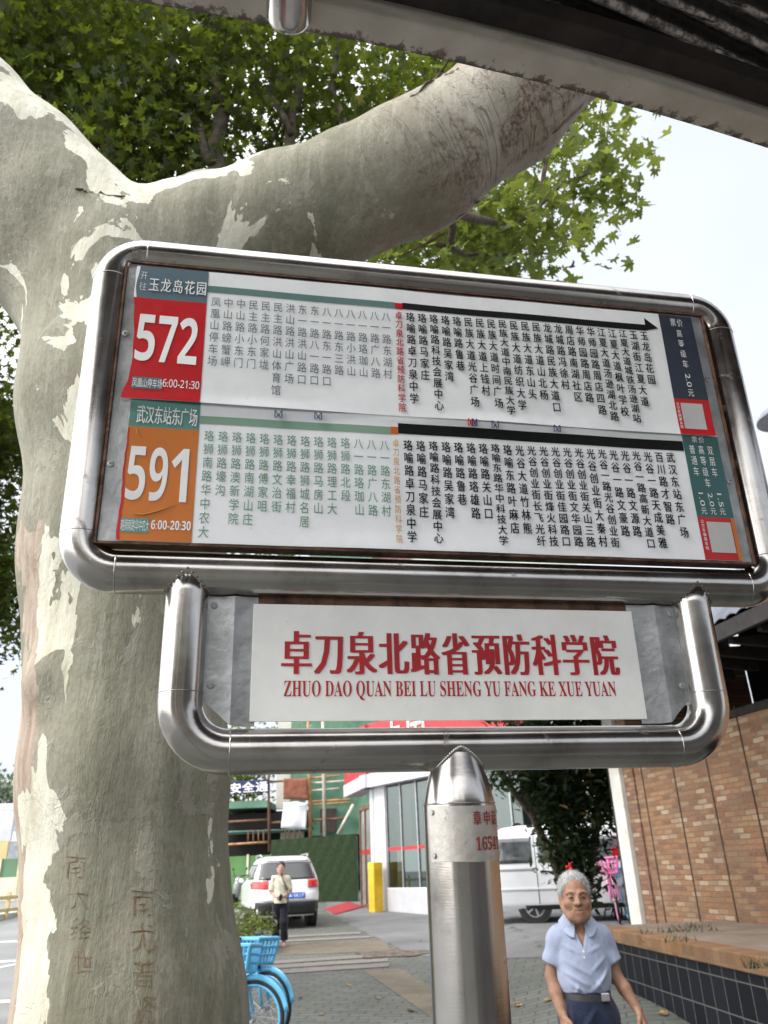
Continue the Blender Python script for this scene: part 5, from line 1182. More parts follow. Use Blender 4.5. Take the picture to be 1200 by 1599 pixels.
def scooter(loc, rz, col, label):
    o = empty('electric_scooter', loc, rz, label=label, cat='scooter', group='scooters parked by the green hoarding')
    bm = M(col[0], col[1], .35, 0, .2, 6, coat=.4)
    for y in (-.6, .62):
        m = MB(); m.lathe([(.12, -.05), (.22, -.05), (.235, 0), (.22, .05), (.12, .05)], 24, (0, y, .235), 'x'); w_ = m.build('wheel', TYRE, o, smooth=.7)
        m = MB(); m.lathe([(.12, -.03), (.12, .03), (.03, .05)], 16, (0, y, .235), 'x'); m.build('rim', RIMM, w_, smooth=.7)
    m = MB(); m.tube([(0, .15, .28), (0, -.2, .42), (0, -.55, .55), (0, -.75, .6)], [.12, .15, .14, .06], 12); m.build('body', bm, o, smooth=3.2)
    m = MB(); m.tube([(0, -.05, .66), (0, -.3, .72), (0, -.7, .74)], [.1, .14, .1], 12, sy=.5); m.build('seat', BLKP, o, smooth=3.2)
    m = MB(); m.tube([(0, .5, .35), (0, .42, .7), (0, .36, .98)], [.1, .15, .08], 12); m.build('leg_shield', bm, o, smooth=3.2)
    m = MB(); m.box((-.14, -.2, .2), (.14, .48, .26)); m.build('footboard', BLKP, o, bevel=.02)
    m = MB(); m.tube([(-.33, .3, 1.03), (0, .36, 1.0), (.33, .3, 1.03)], .022, 8); m.build('handlebar', BLKP, o, smooth=3.2)
    for s_ in (-1, 1):
        m = MB(); m.tube([(s_ * .25, .32, 1.03), (s_ * .3, .34, 1.2)], .008, 6); m.sphere((s_ * .3, .34, 1.24), (.06, .015, .04), 10, 8); m.build('mirror', BLKP, o, smooth=3.2)
    m = MB(); m.sphere((0, .47, .88), (.07, .05, .07), 10, 8); m.build('headlight', RIMM, o, smooth=3.2)
    m = MB(); m.box((-.17, -.95, .76), (.17, -.62, 1.08)); m.build('top_box', BLKP, o, bevel=.04)
    return o
for (px, py), rz, col, lb_ in (((518, 1404), 2.2, ('dark scooter paint', (.02, .022, .03)), 'black scooter with a top box by the dark hoarding, right of the white car'),
                          ((530, 1398), 2.0, ('dark blue scooter paint', (.02, .03, .06)), 'dark blue scooter half hidden behind the black one by the hoarding'),
                          ((383, 1418), 2.6, ('grey scooter paint', (.2, .21, .22)), 'grey scooter standing at the left flank of the white car')):
    P = ground(px, py); scooter((P[0], P[1], gz(P[0], P[1])), rz, col, lb_)

# ================================================================== bicycles
def bicycle(nm, loc, rz, col, label, lean=0., steer=0., group=None, wheelcol=None):
    o = empty(nm, loc, rz, label=label, cat='bicycle', group=group); o.rotation_euler = (lean, 0, rz)     # local +x is forward
    R_ = .315; wc = wheelcol or col
    def wheel(x, par):
        m = MB(); m.tube([(x + R_ * math.cos(t), 0, R_ + .02 + R_ * math.sin(t)) for t in [2 * math.pi * k / 40 for k in range(40)]], .021, 8, closed=True); w_ = m.build('wheel', TYRE, par, smooth=3.2)
        m = MB(); m.tube([(x + (R_ - .028) * math.cos(t), 0, R_ + .02 + (R_ - .028) * math.sin(t)) for t in [2 * math.pi * k / 40 for k in range(40)]], .016, 8, closed=True); m.build('rim', wc, w_, smooth=3.2)
        m = MB()
        for k in range(18):
            t = 2 * math.pi * k / 18; m.tube([(x + .03 * math.cos(t + 1.2), (.03 if k % 2 else -.03), R_ + .02 + .03 * math.sin(t + 1.2)), (x + (R_ - .03) * math.cos(t), 0, R_ + .02 + (R_ - .03) * math.sin(t))], .0022, 4)
        m.tube([(x, -.05, R_ + .02), (x, .05, R_ + .02)], .03, 12); m.build('spokes', RIMM, w_)
        return w_
    def fender(x, a0, a1):
        m = MB(); m.tube([(x + (R_ + .04) * math.cos(t), 0, R_ + .02 + (R_ + .04) * math.sin(t)) for t in [math.radians(a0 + (a1 - a0) * k / 16) for k in range(17)]], .03, 8, sy=.3)
        return m.build('fender', col, o, smooth=3.2)
    wheel(-.5, o); wheel(.52, o); fender(-.5, 20, 190); fender(.52, 10, 150)
    m = MB(); m.tube([(.34, 0, .78), (.2, 0, .5), (-.05, 0, .32)], .034, 10); m.tube([(-.05, 0, .32), (-.2, 0, .78)], .026, 10); m.tube([(.34, 0, .72), (-.14, 0, .6)], .02, 8)
    for s_ in (-.055, .055): m.tube([(-.05, s_ * .6, .32), (-.5, s_, .335)], .016, 8); m.tube([(-.16, s_ * .5, .62), (-.5, s_, .335)], .014, 8)
    m.build('frame', col, o, smooth=3.2)
    m = MB()
    for s_ in (-.06, .06): m.tube([(.52, s_, .335), (.42, s_, .66), (.36, 0, .72)], .018, 8)
    m.tube([(.36, 0, .70), (.31, 0, .95)], .022, 8); m.build('fork', col, o, smooth=3.2)
    m = MB(); m.tube([(.12, -.3, 1.0), (.24, -.24, .98), (.31, 0, .95), (.24, .24, .98), (.12, .3, 1.0)], .014, 8); h = m.build('handlebar', BLKP, o, smooth=3.2)
    m = MB()
    for s_ in (-1, 1): m.tube([(.04, s_ * .32, 1.01), (.16, s_ * .29, 1.0)], .022, 10)
    m.build('grips', BLKP, h, smooth=3.2)
    m = MB(); m.tube([(-.34, 0, .90), (-.22, 0, .91), (-.06, 0, .90)], [.10, .085, .025], 12, sy=.45); m.build('saddle', BLKP, o, smooth=3.2)
    m = MB(); m.tube([(-.2, 0, .76), (-.235, 0, .9)], .015, 8); m.build('seat_post', RIMM, o, smooth=3.2)
    # basket: tapered crate with open bars
    m = MB(); b0, b1, z0, z1 = (.26, .47), (.22, .51), .74, .97; w0, w1 = .12, .16
    def ringp(f): 
        xa, xb, w_, z = b0[0] + (b1[0] - b0[0]) * f, b0[1] + (b1[1] - b0[1]) * f, w0 + (w1 - w0) * f, z0 + (z1 - z0) * f
        return [(xa, -w_, z), (xb, -w_, z), (xb, w_, z), (xa, w_, z)]
    for f, rr_ in ((0, .016), (.33, .012), (.66, .012), (1, .02)): m.tube(ringp(f), rr_, 6, closed=True)
    a, b = ringp(0), ringp(1)
    for i in range(4):
        j = (i + 1) % 4
        for k in range(5):
            t = k / 5; m.tube([tuple(np.array(a[i]) * (1 - t) + np.array(a[j]) * t), tuple(np.array(b[i]) * (1 - t) + np.array(b[j]) * t)], .011 if k else .018, 6)
    m.box((.27, -.11, .735), (.46, .11, .747)); m.build('basket', col, o, smooth=.6)
    m = MB(); m.tube([(-.05, -.09, .32), (-.05, .09, .32)], .02, 8); m.tube([(-.05, -.09, .32), (.06, -.09, .2)], .012, 6); m.tube([(-.05, .09, .32), (-.16, .09, .44)], .012, 6); m.box((.02, -.16, .185), (.1, -.09, .21)); m.box((-.2, .09, .43), (-.12, .16, .455)); m.build('crank', BLKP, o)
    m = MB(); m.tube([(-.45, -.1, .33), (-.5, -.2, .02)], .012, 6); m.build('kickstand', BLKP, o)
    return o
BLUEB = M('sky blue bicycle paint', (.1, .42, .7), .35, 0, .1, 8, coat=.3); PINK = M('pink bicycle paint', (.72, .2, .42), .4, 0, .12, 8, coat=.3)
def hub_at(x, y):
    return min((Vector(at(x, y, 5 + k * .05)) for k in range(100)), key=lambda p: abs(p.z - .335 - gz(p.x, p.y)))
P = hub_at(392, 1592); rz = math.radians(-12); f_ = Vector((math.cos(rz), math.sin(rz), 0)); Bq = P - f_ * .52
bicycle('shared_bicycle', (Bq.x, Bq.y, gz(Bq.x, Bq.y)), rz, BLUEB, 'sky blue share bicycle parked beside the tree trunk, nearest the camera', -.10, group='blue share bicycles')
P = hub_at(414, 1576); rz = math.radians(-32); f_ = Vector((math.cos(rz), math.sin(rz), 0)); Bq = P - f_ * .52
bicycle('shared_bicycle', (Bq.x, Bq.y, gz(Bq.x, Bq.y)), rz, BLUEB, 'sky blue share bicycle right behind the nearest blue one', -.05, group='blue share bicycles')
P = Vector(ground(950, 1437)); bicycle('pink_bicycle', (P.x + .1, P.y - .4, gz(P.x, P.y - .4)), math.radians(-101), PINK, 'pink share bicycle standing before the white end pillar', .06).scale = (1.2, 1.2, 1.2)
P = Vector(ground(975, 1437)); bicycle('shared_bicycle', (P.x + .05, P.y + .1, gz(P.x, P.y)), math.radians(-95), BLUEB, 'sky blue bicycle behind the pink one at the building corner', .05, group='blue share bicycles')

# ================================================================== greenery on the pavement
ELL = np.array([(0, -.5), (.12, -.28), (.17, 0), (.12, .28), (0, .5), (-.12, .28), (-.17, 0), (-.12, -.28)])
HEDG = leaf_mat('hedge leaf', (.05, .08, .015), (.2, .25, .05), (.2, .25, .05), .3); BUSH = leaf_mat('dark bush leaf', (.008, .018, .006), (.03, .05, .014), (.04, .07, .012), .25)
hc = Vector(ground(385, 1488)); he = empty('clipped_shrub', (hc.x, hc.y, gz(hc.x, hc.y)), label='low clipped yellow green shrub at the kerb beside the trunk', cat='shrub')
cl = [((hc.x + dx, hc.y + dy, gz(hc.x, hc.y) + dz), r) for dx, dy, dz, r in ((.15, 0, .3, .36), (-.3, .1, .42, .42), (-.75, .1, .42, .45), (-.3, .5, .4, .45), (.1, .6, .35, .4), (-1.2, .3, .4, .45), (.2, -.25, .2, .25), (-.2, -.3, .25, .3))]
leaves('foliage', cl, 5200, .075, HEDG, he, 51, (hc.x, hc.y, gz(hc.x, hc.y)), ELL, (0, 1), .25, -.6)
m = MB(); 
for k in range(5): m.tube([(-.9 + k * .25, .1, -.05), (-.95 + k * .27, .12, .4)], .02, 6)
m.build('stem', M('shrub stem', (.08, .06, .04), .9), he)
bp = Vector(ground(905, 1452)); bp.z = gz(bp.x, bp.y)
bt = empty('multi_stem_tree', bp, label='dark leaved multi stemmed tree leaning over the white van', cat='tree')
def bl(x, y, dep): return tuple(Vector(at(x, y, dep)) - bp)
db = (bp - Vector(CC)).dot(Vector(CF))
STM = M('greyish stem bark', (.13, .105, .08), .85, 0, .35, 9, .5, 30)
for k, path in enumerate((((905, 1452), (880, 1390), (862, 1335), (830, 1272), (795, 1225), (768, 1180)), ((905, 1450), (890, 1370), (868, 1300), (850, 1240), (835, 1150)), ((910, 1450), (908, 1360), (890, 1280), (880, 1150)), ((912, 1450), (925, 1350), (935, 1250), (930, 1120)))):
    m = MB(); branch(m, [bl(x, y, db - .12 * i - .12 * k) for i, (x, y) in enumerate(path)], .10 if k == 0 else .075, .04, 10, .012, 60 + k); m.build('stem', STM, bt, smooth=3.2)
cl = [(at(x, y, db + d - .75), r * .95) for x, y, d, r in ((905, 1370, .6, .3), (900, 1330, .3, .42), (930, 1270, .4, .5), (870, 1340, .5, .3), (912, 1400, .6, .25), (890, 1260, .2, .55), (950, 1230, .2, .6), (860, 1290, .4, .35), (900, 1190, .3, .7), (840, 1210, .2, .5), (800, 1190, .1, .45), (960, 1180, .4, .6), (880, 1120, 0, .9), (820, 1110, 0, .8), (940, 1100, .3, .9), (780, 1215, 0, .3), (870, 1040, 0, .9), (930, 1010, .2, .8), (970, 1250, .5, .4), (915, 1310, .2, .42), (880, 1240, .2, .5), (900, 1360, .2, .4), (875, 1300, .2, .35), (965, 1220, .3, .5), (975, 1200, .4, .5), (850, 1240, .1, .3), (915, 1385, .2, .3))]
leaves('crown', cl, 16000, .17, BUSH, bt, 52, bp, ELL, (0, 1), .5, .5)
P = Vector(at(889, 1357, db - 1.3)); m = MB()
rr = random.Random(9)
for k in range(12): m.sphere((rr.uniform(-.04, .04), rr.uniform(-.03, .03), rr.uniform(-.1, .1)), (.026, .015, .026), 8, 6)
o = m.build('red_ribbon', M('red plastic', (.6, .01, .015), .4), smooth=3.2, label='crumpled red plastic ribbon tied in the dark tree above the old man', cat='ribbon'); o.location = P
P = Vector(at(963, 1330, db + .6)); m = MB(); m.box((-.09, -.03, -.07), (.09, .03, .07)); m.tube([(0, 0, .07), (0, 0, .5)], .006, 6); o = m.build('red_tag', M('red plastic tag', (.5, .012, .02), .5), label='small red tag hanging left of the white end pillar', cat='tag', bevel=.01); o.location = P
# leaves blown on to the paving
LFM = M('dry leaf', (.3, .19, .06), .8, 0, .4, 30); rr = random.Random(12)
lv = [tuple((p[0] * .15, p[1] * .15, .02 * abs(p[0]) + .006 * math.sin(p[1] * 9))) for p in LEAF2D]
mm = MB(); mm.add([(0, 0, .004)] + lv, [(0, 1 + i, 1 + (i + 1) % len(lv)) for i in range(len(lv))]); proto = None
for i, (px, py) in enumerate(((806, 1568), (858, 1563), (870, 1562), (812, 1572), (690, 1463), (655, 1470), (720, 1475), (545, 1540), (500, 1585), (1040, 1585), (590, 1560), (640, 1580), (470, 1560), (740, 1520), (790, 1535))):
    P = ground(px, py)
    if proto is None:
        proto = o = mm.build('fallen_leaf', LFM); sd = o.modifiers.new('thick', 'SOLIDIFY'); sd.thickness = .002
    else: o = proto.copy(); COL.objects.link(o)
    o.location = (P[0], P[1], gz(P[0], P[1]) + .016); o.rotation_euler = (rr.uniform(-.2, .2), rr.uniform(-.2, .2), rr.uniform(0, 6)); s_ = rr.uniform(.7, 1.2); o.scale = (s_, s_, s_)
    tag(o, 'dry yellowish leaf fallen on the paving', 'leaf', 'dry leaves fallen on the paving')
# bird and street lamp
P = Vector(at(893, 417, 16)); BRD = M('dark plumage', (.03, .03, .035), .8)
m = MB(); m.tube([(-.09, 0, 0), (-.05, 0, .005), (0, 0, .01), (.05, 0, .012), (.075, 0, .015), (.095, 0, .012)], [.004, .02, .028, .02, .017, .002], 10)
bd_ = m.build('bird', BRD, smooth=3.2, label='small dark bird flying above the sign against the sky', cat='bird'); bd_.location = P; bd_.rotation_euler = (.2, -.25, .3)
for s_ in (-1, 1):
    m = MB(); m.add([(.04, s_ * .015, .012), (-.03, s_ * .015, .012), (-.02, s_ * .09, .06), (-.05, s_ * .16, .075), (.03, s_ * .1, .065)], [(0, 1, 2, 4), (4, 2, 3)]); o = m.build('wing', BRD, bd_); sd = o.modifiers.new('thick', 'SOLIDIFY'); sd.thickness = .004
m = MB(); m.add([(-.08, .006, .002), (-.08, -.006, .002), (-.15, -.025, 0), (-.13, 0, 0), (-.15, .025, 0)], [(0, 1, 2, 3, 4)]); o = m.build('tail', BRD, bd_); sd = o.modifiers.new('thick', 'SOLIDIFY'); sd.thickness = .003
P = Vector(at(1222, 652, 7.0)); lg = gz(P.x, P.y)
lp = empty('street_lamp', (P.x + .25, P.y, lg), label='grey street lamp with a round shallow shade at the right edge', cat='street lamp')
q_ = P - Vector(lp.location); LG = M('blue grey lamp enamel', (.36, .39, .45), .4, .2)
m = MB(); m.lathe([(.0005, .13), (.08, .12), (.17, .06), (.215, .0), (.22, -.025), (.205, -.03), (.19, -.02), (.1, .0), (.0005, .01)], 36, tuple(q_)); o = m.build('lamp_shade', LG, lp, smooth=.8); 
m = MB(); m.tube([tuple(q_ + Vector((0, 0, .12))), tuple(q_ + Vector((.05, 0, .3))), tuple(q_ + Vector((.2, 0, .36))), tuple(q_ + Vector((.25, 0, .2))), (.0, 0, q_.z - .4), (0, 0, 0)], [.02, .02, .022, .03, .04, .05], 12); m.build('pole', LG, lp, smooth=3.2)
# ================================================================== people
def skin_mat(name, c):
    q = NT(name); v = q.obj(); q.set(Base_Color=q.mix(q.ramp(q.noise(v, 42, 5, .7), [(.45, 0.), (.7, .55)]), q.ramp(q.noise(v, 14, 4), [(.3, [k * .85 for k in c]), (.7, [k * 1.1 for k in c])]), [c[0] * .75, c[1] * .55, c[2] * .5]), Roughness=.55, Subsurface_Weight=.12, Subsurface_Radius=(.01, .004, .002), Specular_IOR_Level=.35, Normal=q.bump(q.noise(v, 75, 5, .7), .5, .006)); return q.m
def cloth_mat(name, c, fine=400, rough=.85, var=.15):
    q = NT(name); v = q.obj(); q.set(Base_Color=q.ramp(q.noise(v, 7, 5), [(.3, [k * (1 - var) for k in c]), (.7, [min(1, k * (1 + var * .6)) for k in c])]), Roughness=rough, Sheen_Weight=.15, Specular_IOR_Level=.2, Normal=q.bump(q.math('ADD', q.noise(v, fine, 2), q.math('MULTIPLY', q.noise(q.obj((1, 1, .45)), 22, 4, .6, .8), 3.)), .55, .009)); return q.m
def chain(D, X, Y, Z, pts, k=.02):
    for (a, ra), (b, rb) in zip(pts[:-1], pts[1:]): D = smin(D, sd_cone(X, Y, Z, a, b, ra, rb), k)
    return D
def head_sdf(X, Y, Z, c, s=1., old=True):
    """face looks to -y; c is the centre of the head at eye height"""
    x, y, z = (X - c[0]) / (s * 1.06), (Y - c[1]) / s, (Z - c[2]) / s
    d = sd_ell(x, y, z, (0, .018, .035), (.076, .096, .092))
    d = smin(d, sd_ell(x, y, z, (0, -.012, -.045), (.064, .074, .075)), .03)
    d = smin(d, sd_cone(x, y, z, (0, -.055, -.085), (0, -.060, -.108), .033, .027), .03)          # chin
    for e in (-1, 1):
        d = smin(d, sd_cone(x, y, z, (e * .060, .0, -.052), (e * .038, -.045, -.098), .021, .024), .025)   # jaw
        d = smin(d, sd_ell(x, y, z, (e * .044, -.056, -.032), (.024, .019, .020)), .022)           # cheekbone
        d = smin(d, sd_cone(x, y, z, (e * .016, -.080, .024), (e * .050, -.066, .022), .011, .009), .010)   # brow
    for e in (-1, 1): d = -smin(-d, np.sqrt((x - e * .032) ** 2 + (y + .098) ** 2 + ((z - .002) * 1.25) ** 2) - .019, .010)   # sockets
    for e in (-1, 1):
        d = smin(d, sd_ell(x, y, z, (e * .032, -.070, .002), (.0155, .013, .0115)), .004)          # eyeball and lids
        d = -smin(-d, sd_cone(x, y, z, (e * .021, -.086, -.0005), (e * .043, -.080, -.001), .0026, .0022), .002)
    d = smin(d, sd_cone(x, y, z, (0, -.080, .012), (0, -.103, -.030), .0095, .0135), .012)          # nose
    for e in (-1, 1): d = smin(d, sd_ell(x, y, z, (e * .0135, -.090, -.034), (.0105, .011, .009)), .006)
    d = smin(d, sd_ell(x, y, z, (0, -.068, -.064), (.032, .020, .022)), .012)
    d = smin(d, sd_cone(x, y, z, (-.020, -.079, -.060), (.020, -.079, -.060), .0065, .0065), .006)
    d = smin(d, sd_cone(x, y, z, (-.017, -.078, -.072), (.017, -.078, -.072), .0075, .0075), .006)
    d = -smin(-d, sd_cone(x, y, z, (-.024, -.089, -.066), (.024, -.089, -.066), .0028, .0028), .003)  # mouth line
    if old:
        for e in (-1, 1): d = -smin(-d, sd_cone(x, y, z, (e * .025, -.090, -.038), (e * .036, -.076, -.068), .0020, .0020), .006)
    for e in (-1, 1):
        ear = sd_ell(x, y, z, (e * .079, .012, -.012), (.010, .020, .033)); ear = -smin(-ear, sd_ell(x, y, z, (e * .089, .006, -.008), (.008, .010, .018)), .005); d = smin(d, ear, .008)
    return d * s
def hand(D, X, Y, Z, wr, dr, side, fw, s=1., curl=.5):
    """wr wrist, dr unit direction of the hand, side unit vector towards the thumb, fw unit vector the palm faces"""
    wr, dr, side, fw = [np.asarray(q, float) for q in (wr, dr, side, fw)]
    p = wr + dr * .045 * s; k1 = wr + dr * .085 * s
    for o in (-.026, -.009, .009, .026): D = smin(D, sd_cone(X, Y, Z, wr + side * o * .6 * s, k1 + side * o * s, .014 * s, .0115 * s), .010 * s)
    for o, L, r in ((.027, .068, .0083), (.0095, .078, .0088), (-.009, .072, .0083), (-.026, .056, .0074)):
        a = k1 + side * o * s; b = a + (dr * math.cos(curl * .6) + fw * math.sin(curl * .6)) * L * .45 * s; c = b + (dr * math.cos(curl * 1.5) + fw * math.sin(curl * 1.5)) * L * .32 * s; e = c + (dr * math.cos(curl * 2.3) + fw * math.sin(curl * 2.3)) * L * .25 * s
        for (u_, v_, ra, rb) in ((a, b, r, r * .95), (b, c, r * .95, r * .88), (c, e, r * .88, r * .75)): D = np.minimum(D, sd_cone(X, Y, Z, u_, v_, ra * s, rb * s))
    a = wr + dr * .022 * s + side * .022 * s; b = a + (dr * .7 + side * .6 + fw * .3) * .035 * s; c = b + (dr * .9 + side * .2 + fw * .35) * .03 * s; e = c + (dr * .95 + fw * .3) * .024 * s
    D = smin(D, sd_cone(X, Y, Z, a, b, .014 * s, .011 * s), .008); D = smin(D, sd_cone(X, Y, Z, b, c, .011 * s, .0095 * s), .003); D = smin(D, sd_cone(X, Y, Z, c, e, .0095 * s, .0075 * s), .002)
    return D
def sdf_obj(nm, fn, lo, hi, h, mat, par): 
    V, F_ = surfnet(fn, lo, hi, h); return np_mesh(nm, V, F_, mat, par)

# ---- the old man
MP = Vector(at(893, 1362, 4.34)); HT = MP.z - gz(MP.x, MP.y)
man = empty('person', (MP.x, MP.y, gz(MP.x, MP.y)), math.radians(-3), label='white haired old man in a pale blue polo shirt and navy trousers walking near', cat='person')
SK = skin_mat('tanned old skin', (.265, .15, .10))
hc_ = (-.004, -.035, HT - .122)
shL, shR = (-.118, .012, HT - .3161), (.118, .012, HT - .3161)
elL, elR = (-.168, .03, HT - .4993), (.165, .03, HT - .4950)
wrL, wrR = (-.142, -.055, HT - .6627), (.248, -.03, HT - .6541)
def man_body(X, Y, Z):
    D = head_sdf(X, Y, Z, hc_, .95)
    D = smin(D, sd_cone(X, Y, Z, (0, .015, HT - .1900), (0, .03, HT - .3058), .050, .056), .025)
    for e in (-1, 1): D = smin(D, sd_cone(X, Y, Z, (e * .030, -.012, HT - .2050), (e * .012, -.035, HT - .3101), .010, .010), .012)
    D = chain(D, X, Y, Z, [((0, .03, HT - .3058), .055), ((0, .02, HT - .3918), .09), ((0, .02, HT - .5122), .085), ((0, .02, HT - .6240), .095)], .05)
    for e, sh_, el, wr in ((-1, shL, elL, wrL), (1, shR, elR, wrR)):
        D = smin(D, sd_cone(X, Y, Z, (e * .04, .02, HT - .3316), sh_, .06, .042), .04)
        mid = [(a * .58 + b * .42) for a, b in zip(el, wr)]
        D = chain(D, X, Y, Z, [(sh_, .042), (el, .0325), (mid, .0335), (wr, .0225)], .015)
        dr = np.array(wr) - np.array(el); dr = dr / np.linalg.norm(dr); dr = dr * .8 + np.array([0, -.05, -.35]); dr /= np.linalg.norm(dr)
        th = np.array([-e * .35, -.9, 0.]); th -= dr * (th @ dr); th /= np.linalg.norm(th); pf = np.cross(dr, th) * (1 if np.cross(dr, th)[0] * -e > 0 else -1)
        D = hand(D, X, Y, Z, wr, dr, th, pf, .95, .55)
    for e in (-1, 1): D = chain(D, X, Y, Z, [((e * .075, .02, HT - .6584), .075), ((e * .08, .0, .46), .05), ((e * .085, .03, .09), .038)], .03)
    return D
body = sdf_obj('body', man_body, (-.30, -.20, .05), (.34, .18, HT + .02), .005, SK, man)
POLO = cloth_mat('pale blue polo cotton', (.29, .335, .46))
def fold(X, Y, Z, a, b, wd, amp):
    """one soft crease running from a to b on the front"""
    a = np.asarray(a, np.float32); b = np.asarray(b, np.float32); d = b - a; L = float(d @ d)
    t = np.clip(((X - a[0]) * d[0] + (Z - a[1]) * d[1]) / L, 0, 1); r2 = (X - a[0] - t * d[0]) ** 2 + (Z - a[1] - t * d[1]) ** 2
    return -amp * np.exp(-r2 / wd ** 2) * np.sin(np.pi * (.12 + .76 * t))
FOLDS = [((-.10, -.4176), (.02, -.4864), .012, .006), ((-.11, -.4692), (.00, -.5337), .010, .006), ((.11, -.4090), (.03, -.4692), .010, .005), ((.12, -.4606), (.04, -.5552), .010, .0075), ((.10, -.4864), (.01, -.5638), .009, .006), ((-.09, -.5208), (-.02, -.5638), .009, .006), ((.02, -.3832), (.09, -.3574), .010, .004), ((-.03, -.3832), (-.10, -.3488), .010, .004), ((.05, -.5122), (.08, -.5638), .008, .006), ((-.05, -.5294), (-.06, -.5638), .008, .006), ((.00, -.3488), (.005, -.4004), .012, .003)]
def polo(X, Y, Z):
    wr = .002 * np.sin((Z - HT) * 31 + X * 22) * np.sin(X * 27 + 1)
    for a, b, w_, am in FOLDS: wr = wr + fold(X, Y, Z - HT, a, b, w_, am)
    D = sd_ell(X, Y, Z, (0, .02, HT - .3746), (.128, .100, .15))
    D = smin(D, sd_ell(X, Y, Z, (0, .015, HT - .4606), (.130, .108, .16)), .06)
    D = smin(D, sd_ell(X, Y, Z, (0, .012, HT - .5337), (.122, .102, .10)), .05)
    D = smin(D, sd_cone(X, Y, Z, (-.02, .03, HT - .2869), (.02, .03, HT - .2869), .056, .056), .05)
    for e, sh_, el in ((-1, shL, elL), (1, shR, elR)):
        a = np.array(sh_); b = a + (np.array(el) - a) * .62 + np.array([e * .010, 0, 0])
        D = smin(D, sd_cone(X, Y, Z, (e * .05, .025, HT - .3101), a, .060, .052), .035)
        sl_ = sd_cone(X, Y, Z, a, b, .052, .053) + .003 * np.sin(Z * 60 + X * 40); u_ = (b - a) / np.linalg.norm(b - a)
        sl_ = np.maximum(sl_, (X - b[0]) * u_[0] + (Y - b[1]) * u_[1] + (Z - b[2]) * u_[2] - .010); D = smin(D, sl_, .020)
    D = D + wr
    V_ = np.maximum(np.abs(X) - np.clip((Z - (HT - .3617)) * .36, 0, .045), Y + .02); V_ = np.maximum(V_, (HT - .3617) - Z); D = np.maximum(D, -V_)
    nk = sd_cone(X, Y, Z, (0, .0, HT - .1900), (0, .03, HT - .2972), .058, .060); D = np.maximum(D, -nk)
    return np.maximum(D, (HT - .5681) - Z + .003 * np.sin(X * 70))
po = sdf_obj('polo_shirt', polo, (-.27, -.18, HT - .5896), (.27, .18, HT - .2000), .005, POLO, man)
# collar with two points, placket and buttons
m = MB()
def col_pt(s_, t):   # s_ -1..1 around the neck from the left point to the right one, t 0 top .. 1 leaf edge
    a = s_ * 2.72; nx, ny = math.sin(a), math.cos(a); fr = ss((abs(s_) - .45) / .55); r0 = .056 + .022 * t + .006 * t * fr + .020 * t * math.sin(math.pi * min(1, abs(s_) * 1.02))
    z = HT - .1940 - .044 * t - .062 * fr - .014 * t * fr
    return (nx * r0 * (1 + .15 * fr * t), .022 + ny * r0 * 1.04 - .022 * fr * (.5 + t), z)
m.grid(lambda i, j: col_pt(-1 + 2 * i, j), 56, 6); o = m.build('collar', cloth_mat('pale blue collar rib', (.31, .355, .48)), po, smooth=3.2); sd = o.modifiers.new('thick', 'SOLIDIFY'); sd.thickness = .005; sd.offset = 0
for z in (.376, .404):
    m = MB(); m.lathe([(.0055, -.003), (.005, -.001), (.0005, 0)], 12, (-.004, -.0965 - (z - .376) * .1, HT - z), 'y'); m.build('button', M('white button', (.7, .7, .72), .3), po)
TRS = cloth_mat('navy trouser cloth', (.013, .02, .05), 300, .8, .3)
def trousers(X, Y, Z):
    D = sd_ell(X, Y, Z, (0, .02, HT - .6670), (.142, .118, .14))
    D = smin(D, sd_cone(X, Y, Z, (0, .018, HT - .5982), (0, .018, HT - .5724), .114, .108), .04)
    for e, ky in ((-1, -.05), (1, .03)):
        D = chain(D, X, Y, Z, [((e * .068, .02, HT - .6928), .092), ((e * .082, ky, .46), .073), ((e * .088, .04 + ky * .3, .08), .066)], .03)
    for a, b in (((.02, -.6412), (-.08, -.7616)), ((.05, -.6412), (.10, -.7444)), ((.0, -.6756), (-.03, -.8132)), ((-.09, -.6240), (-.10, -.7788))): D = D + fold(X, Y, Z - HT, a, b, .011, .008)
    return np.maximum(np.maximum(D, Z - (HT - .5604)), .05 - Z)
sdf_obj('trousers', trousers, (-.24, -.20, .03), (.24, .22, HT - .5466), .006, TRS, man)
def ringband(z0, z1, rx, ry, cy, th):
    m = MB(); n = 48; V_ = []
    for k in range(n):
        a = 2 * math.pi * k / n
        for dr, z in ((0, z0), (th, z0), (th, z1), (0, z1)): V_.append(((rx + dr) * math.cos(a), cy + (ry + dr) * math.sin(a), z + .005 * math.sin(a * 2 + 1)))
    F_ = [(k * 4 + i, ((k + 1) % n) * 4 + i, ((k + 1) % n) * 4 + (i + 1) % 4, k * 4 + (i + 1) % 4) for k in range(n) for i in range(4)]
    return m.add(V_, F_)
be = ringband(HT - .5999, HT - .5707, .117, .110, .016, .010).build('belt', M('dark leather belt', (.03, .03, .036), .45, 0, .2, 20), man, smooth=.7)
m = MB(); m.box((.045, -.1075, HT - .6042), (.088, -.094, HT - .5664)); o = m.build('buckle', RIMM, be, bevel=.005); o.rotation_euler = (0, 0, .16)
HAIR = NT('white hair'); v = HAIR.obj((1, 1, .4)); HAIR.set(Base_Color=HAIR.ramp(HAIR.noise(v, 90, 4, .7), [(.3, (.09, .09, .095)), (.5, (.27, .27, .275)), (.75, (.52, .52, .52))]), Roughness=.6, Normal=HAIR.bump(HAIR.noise(v, 130, 3), .6, .004)); HAIR = HAIR.m
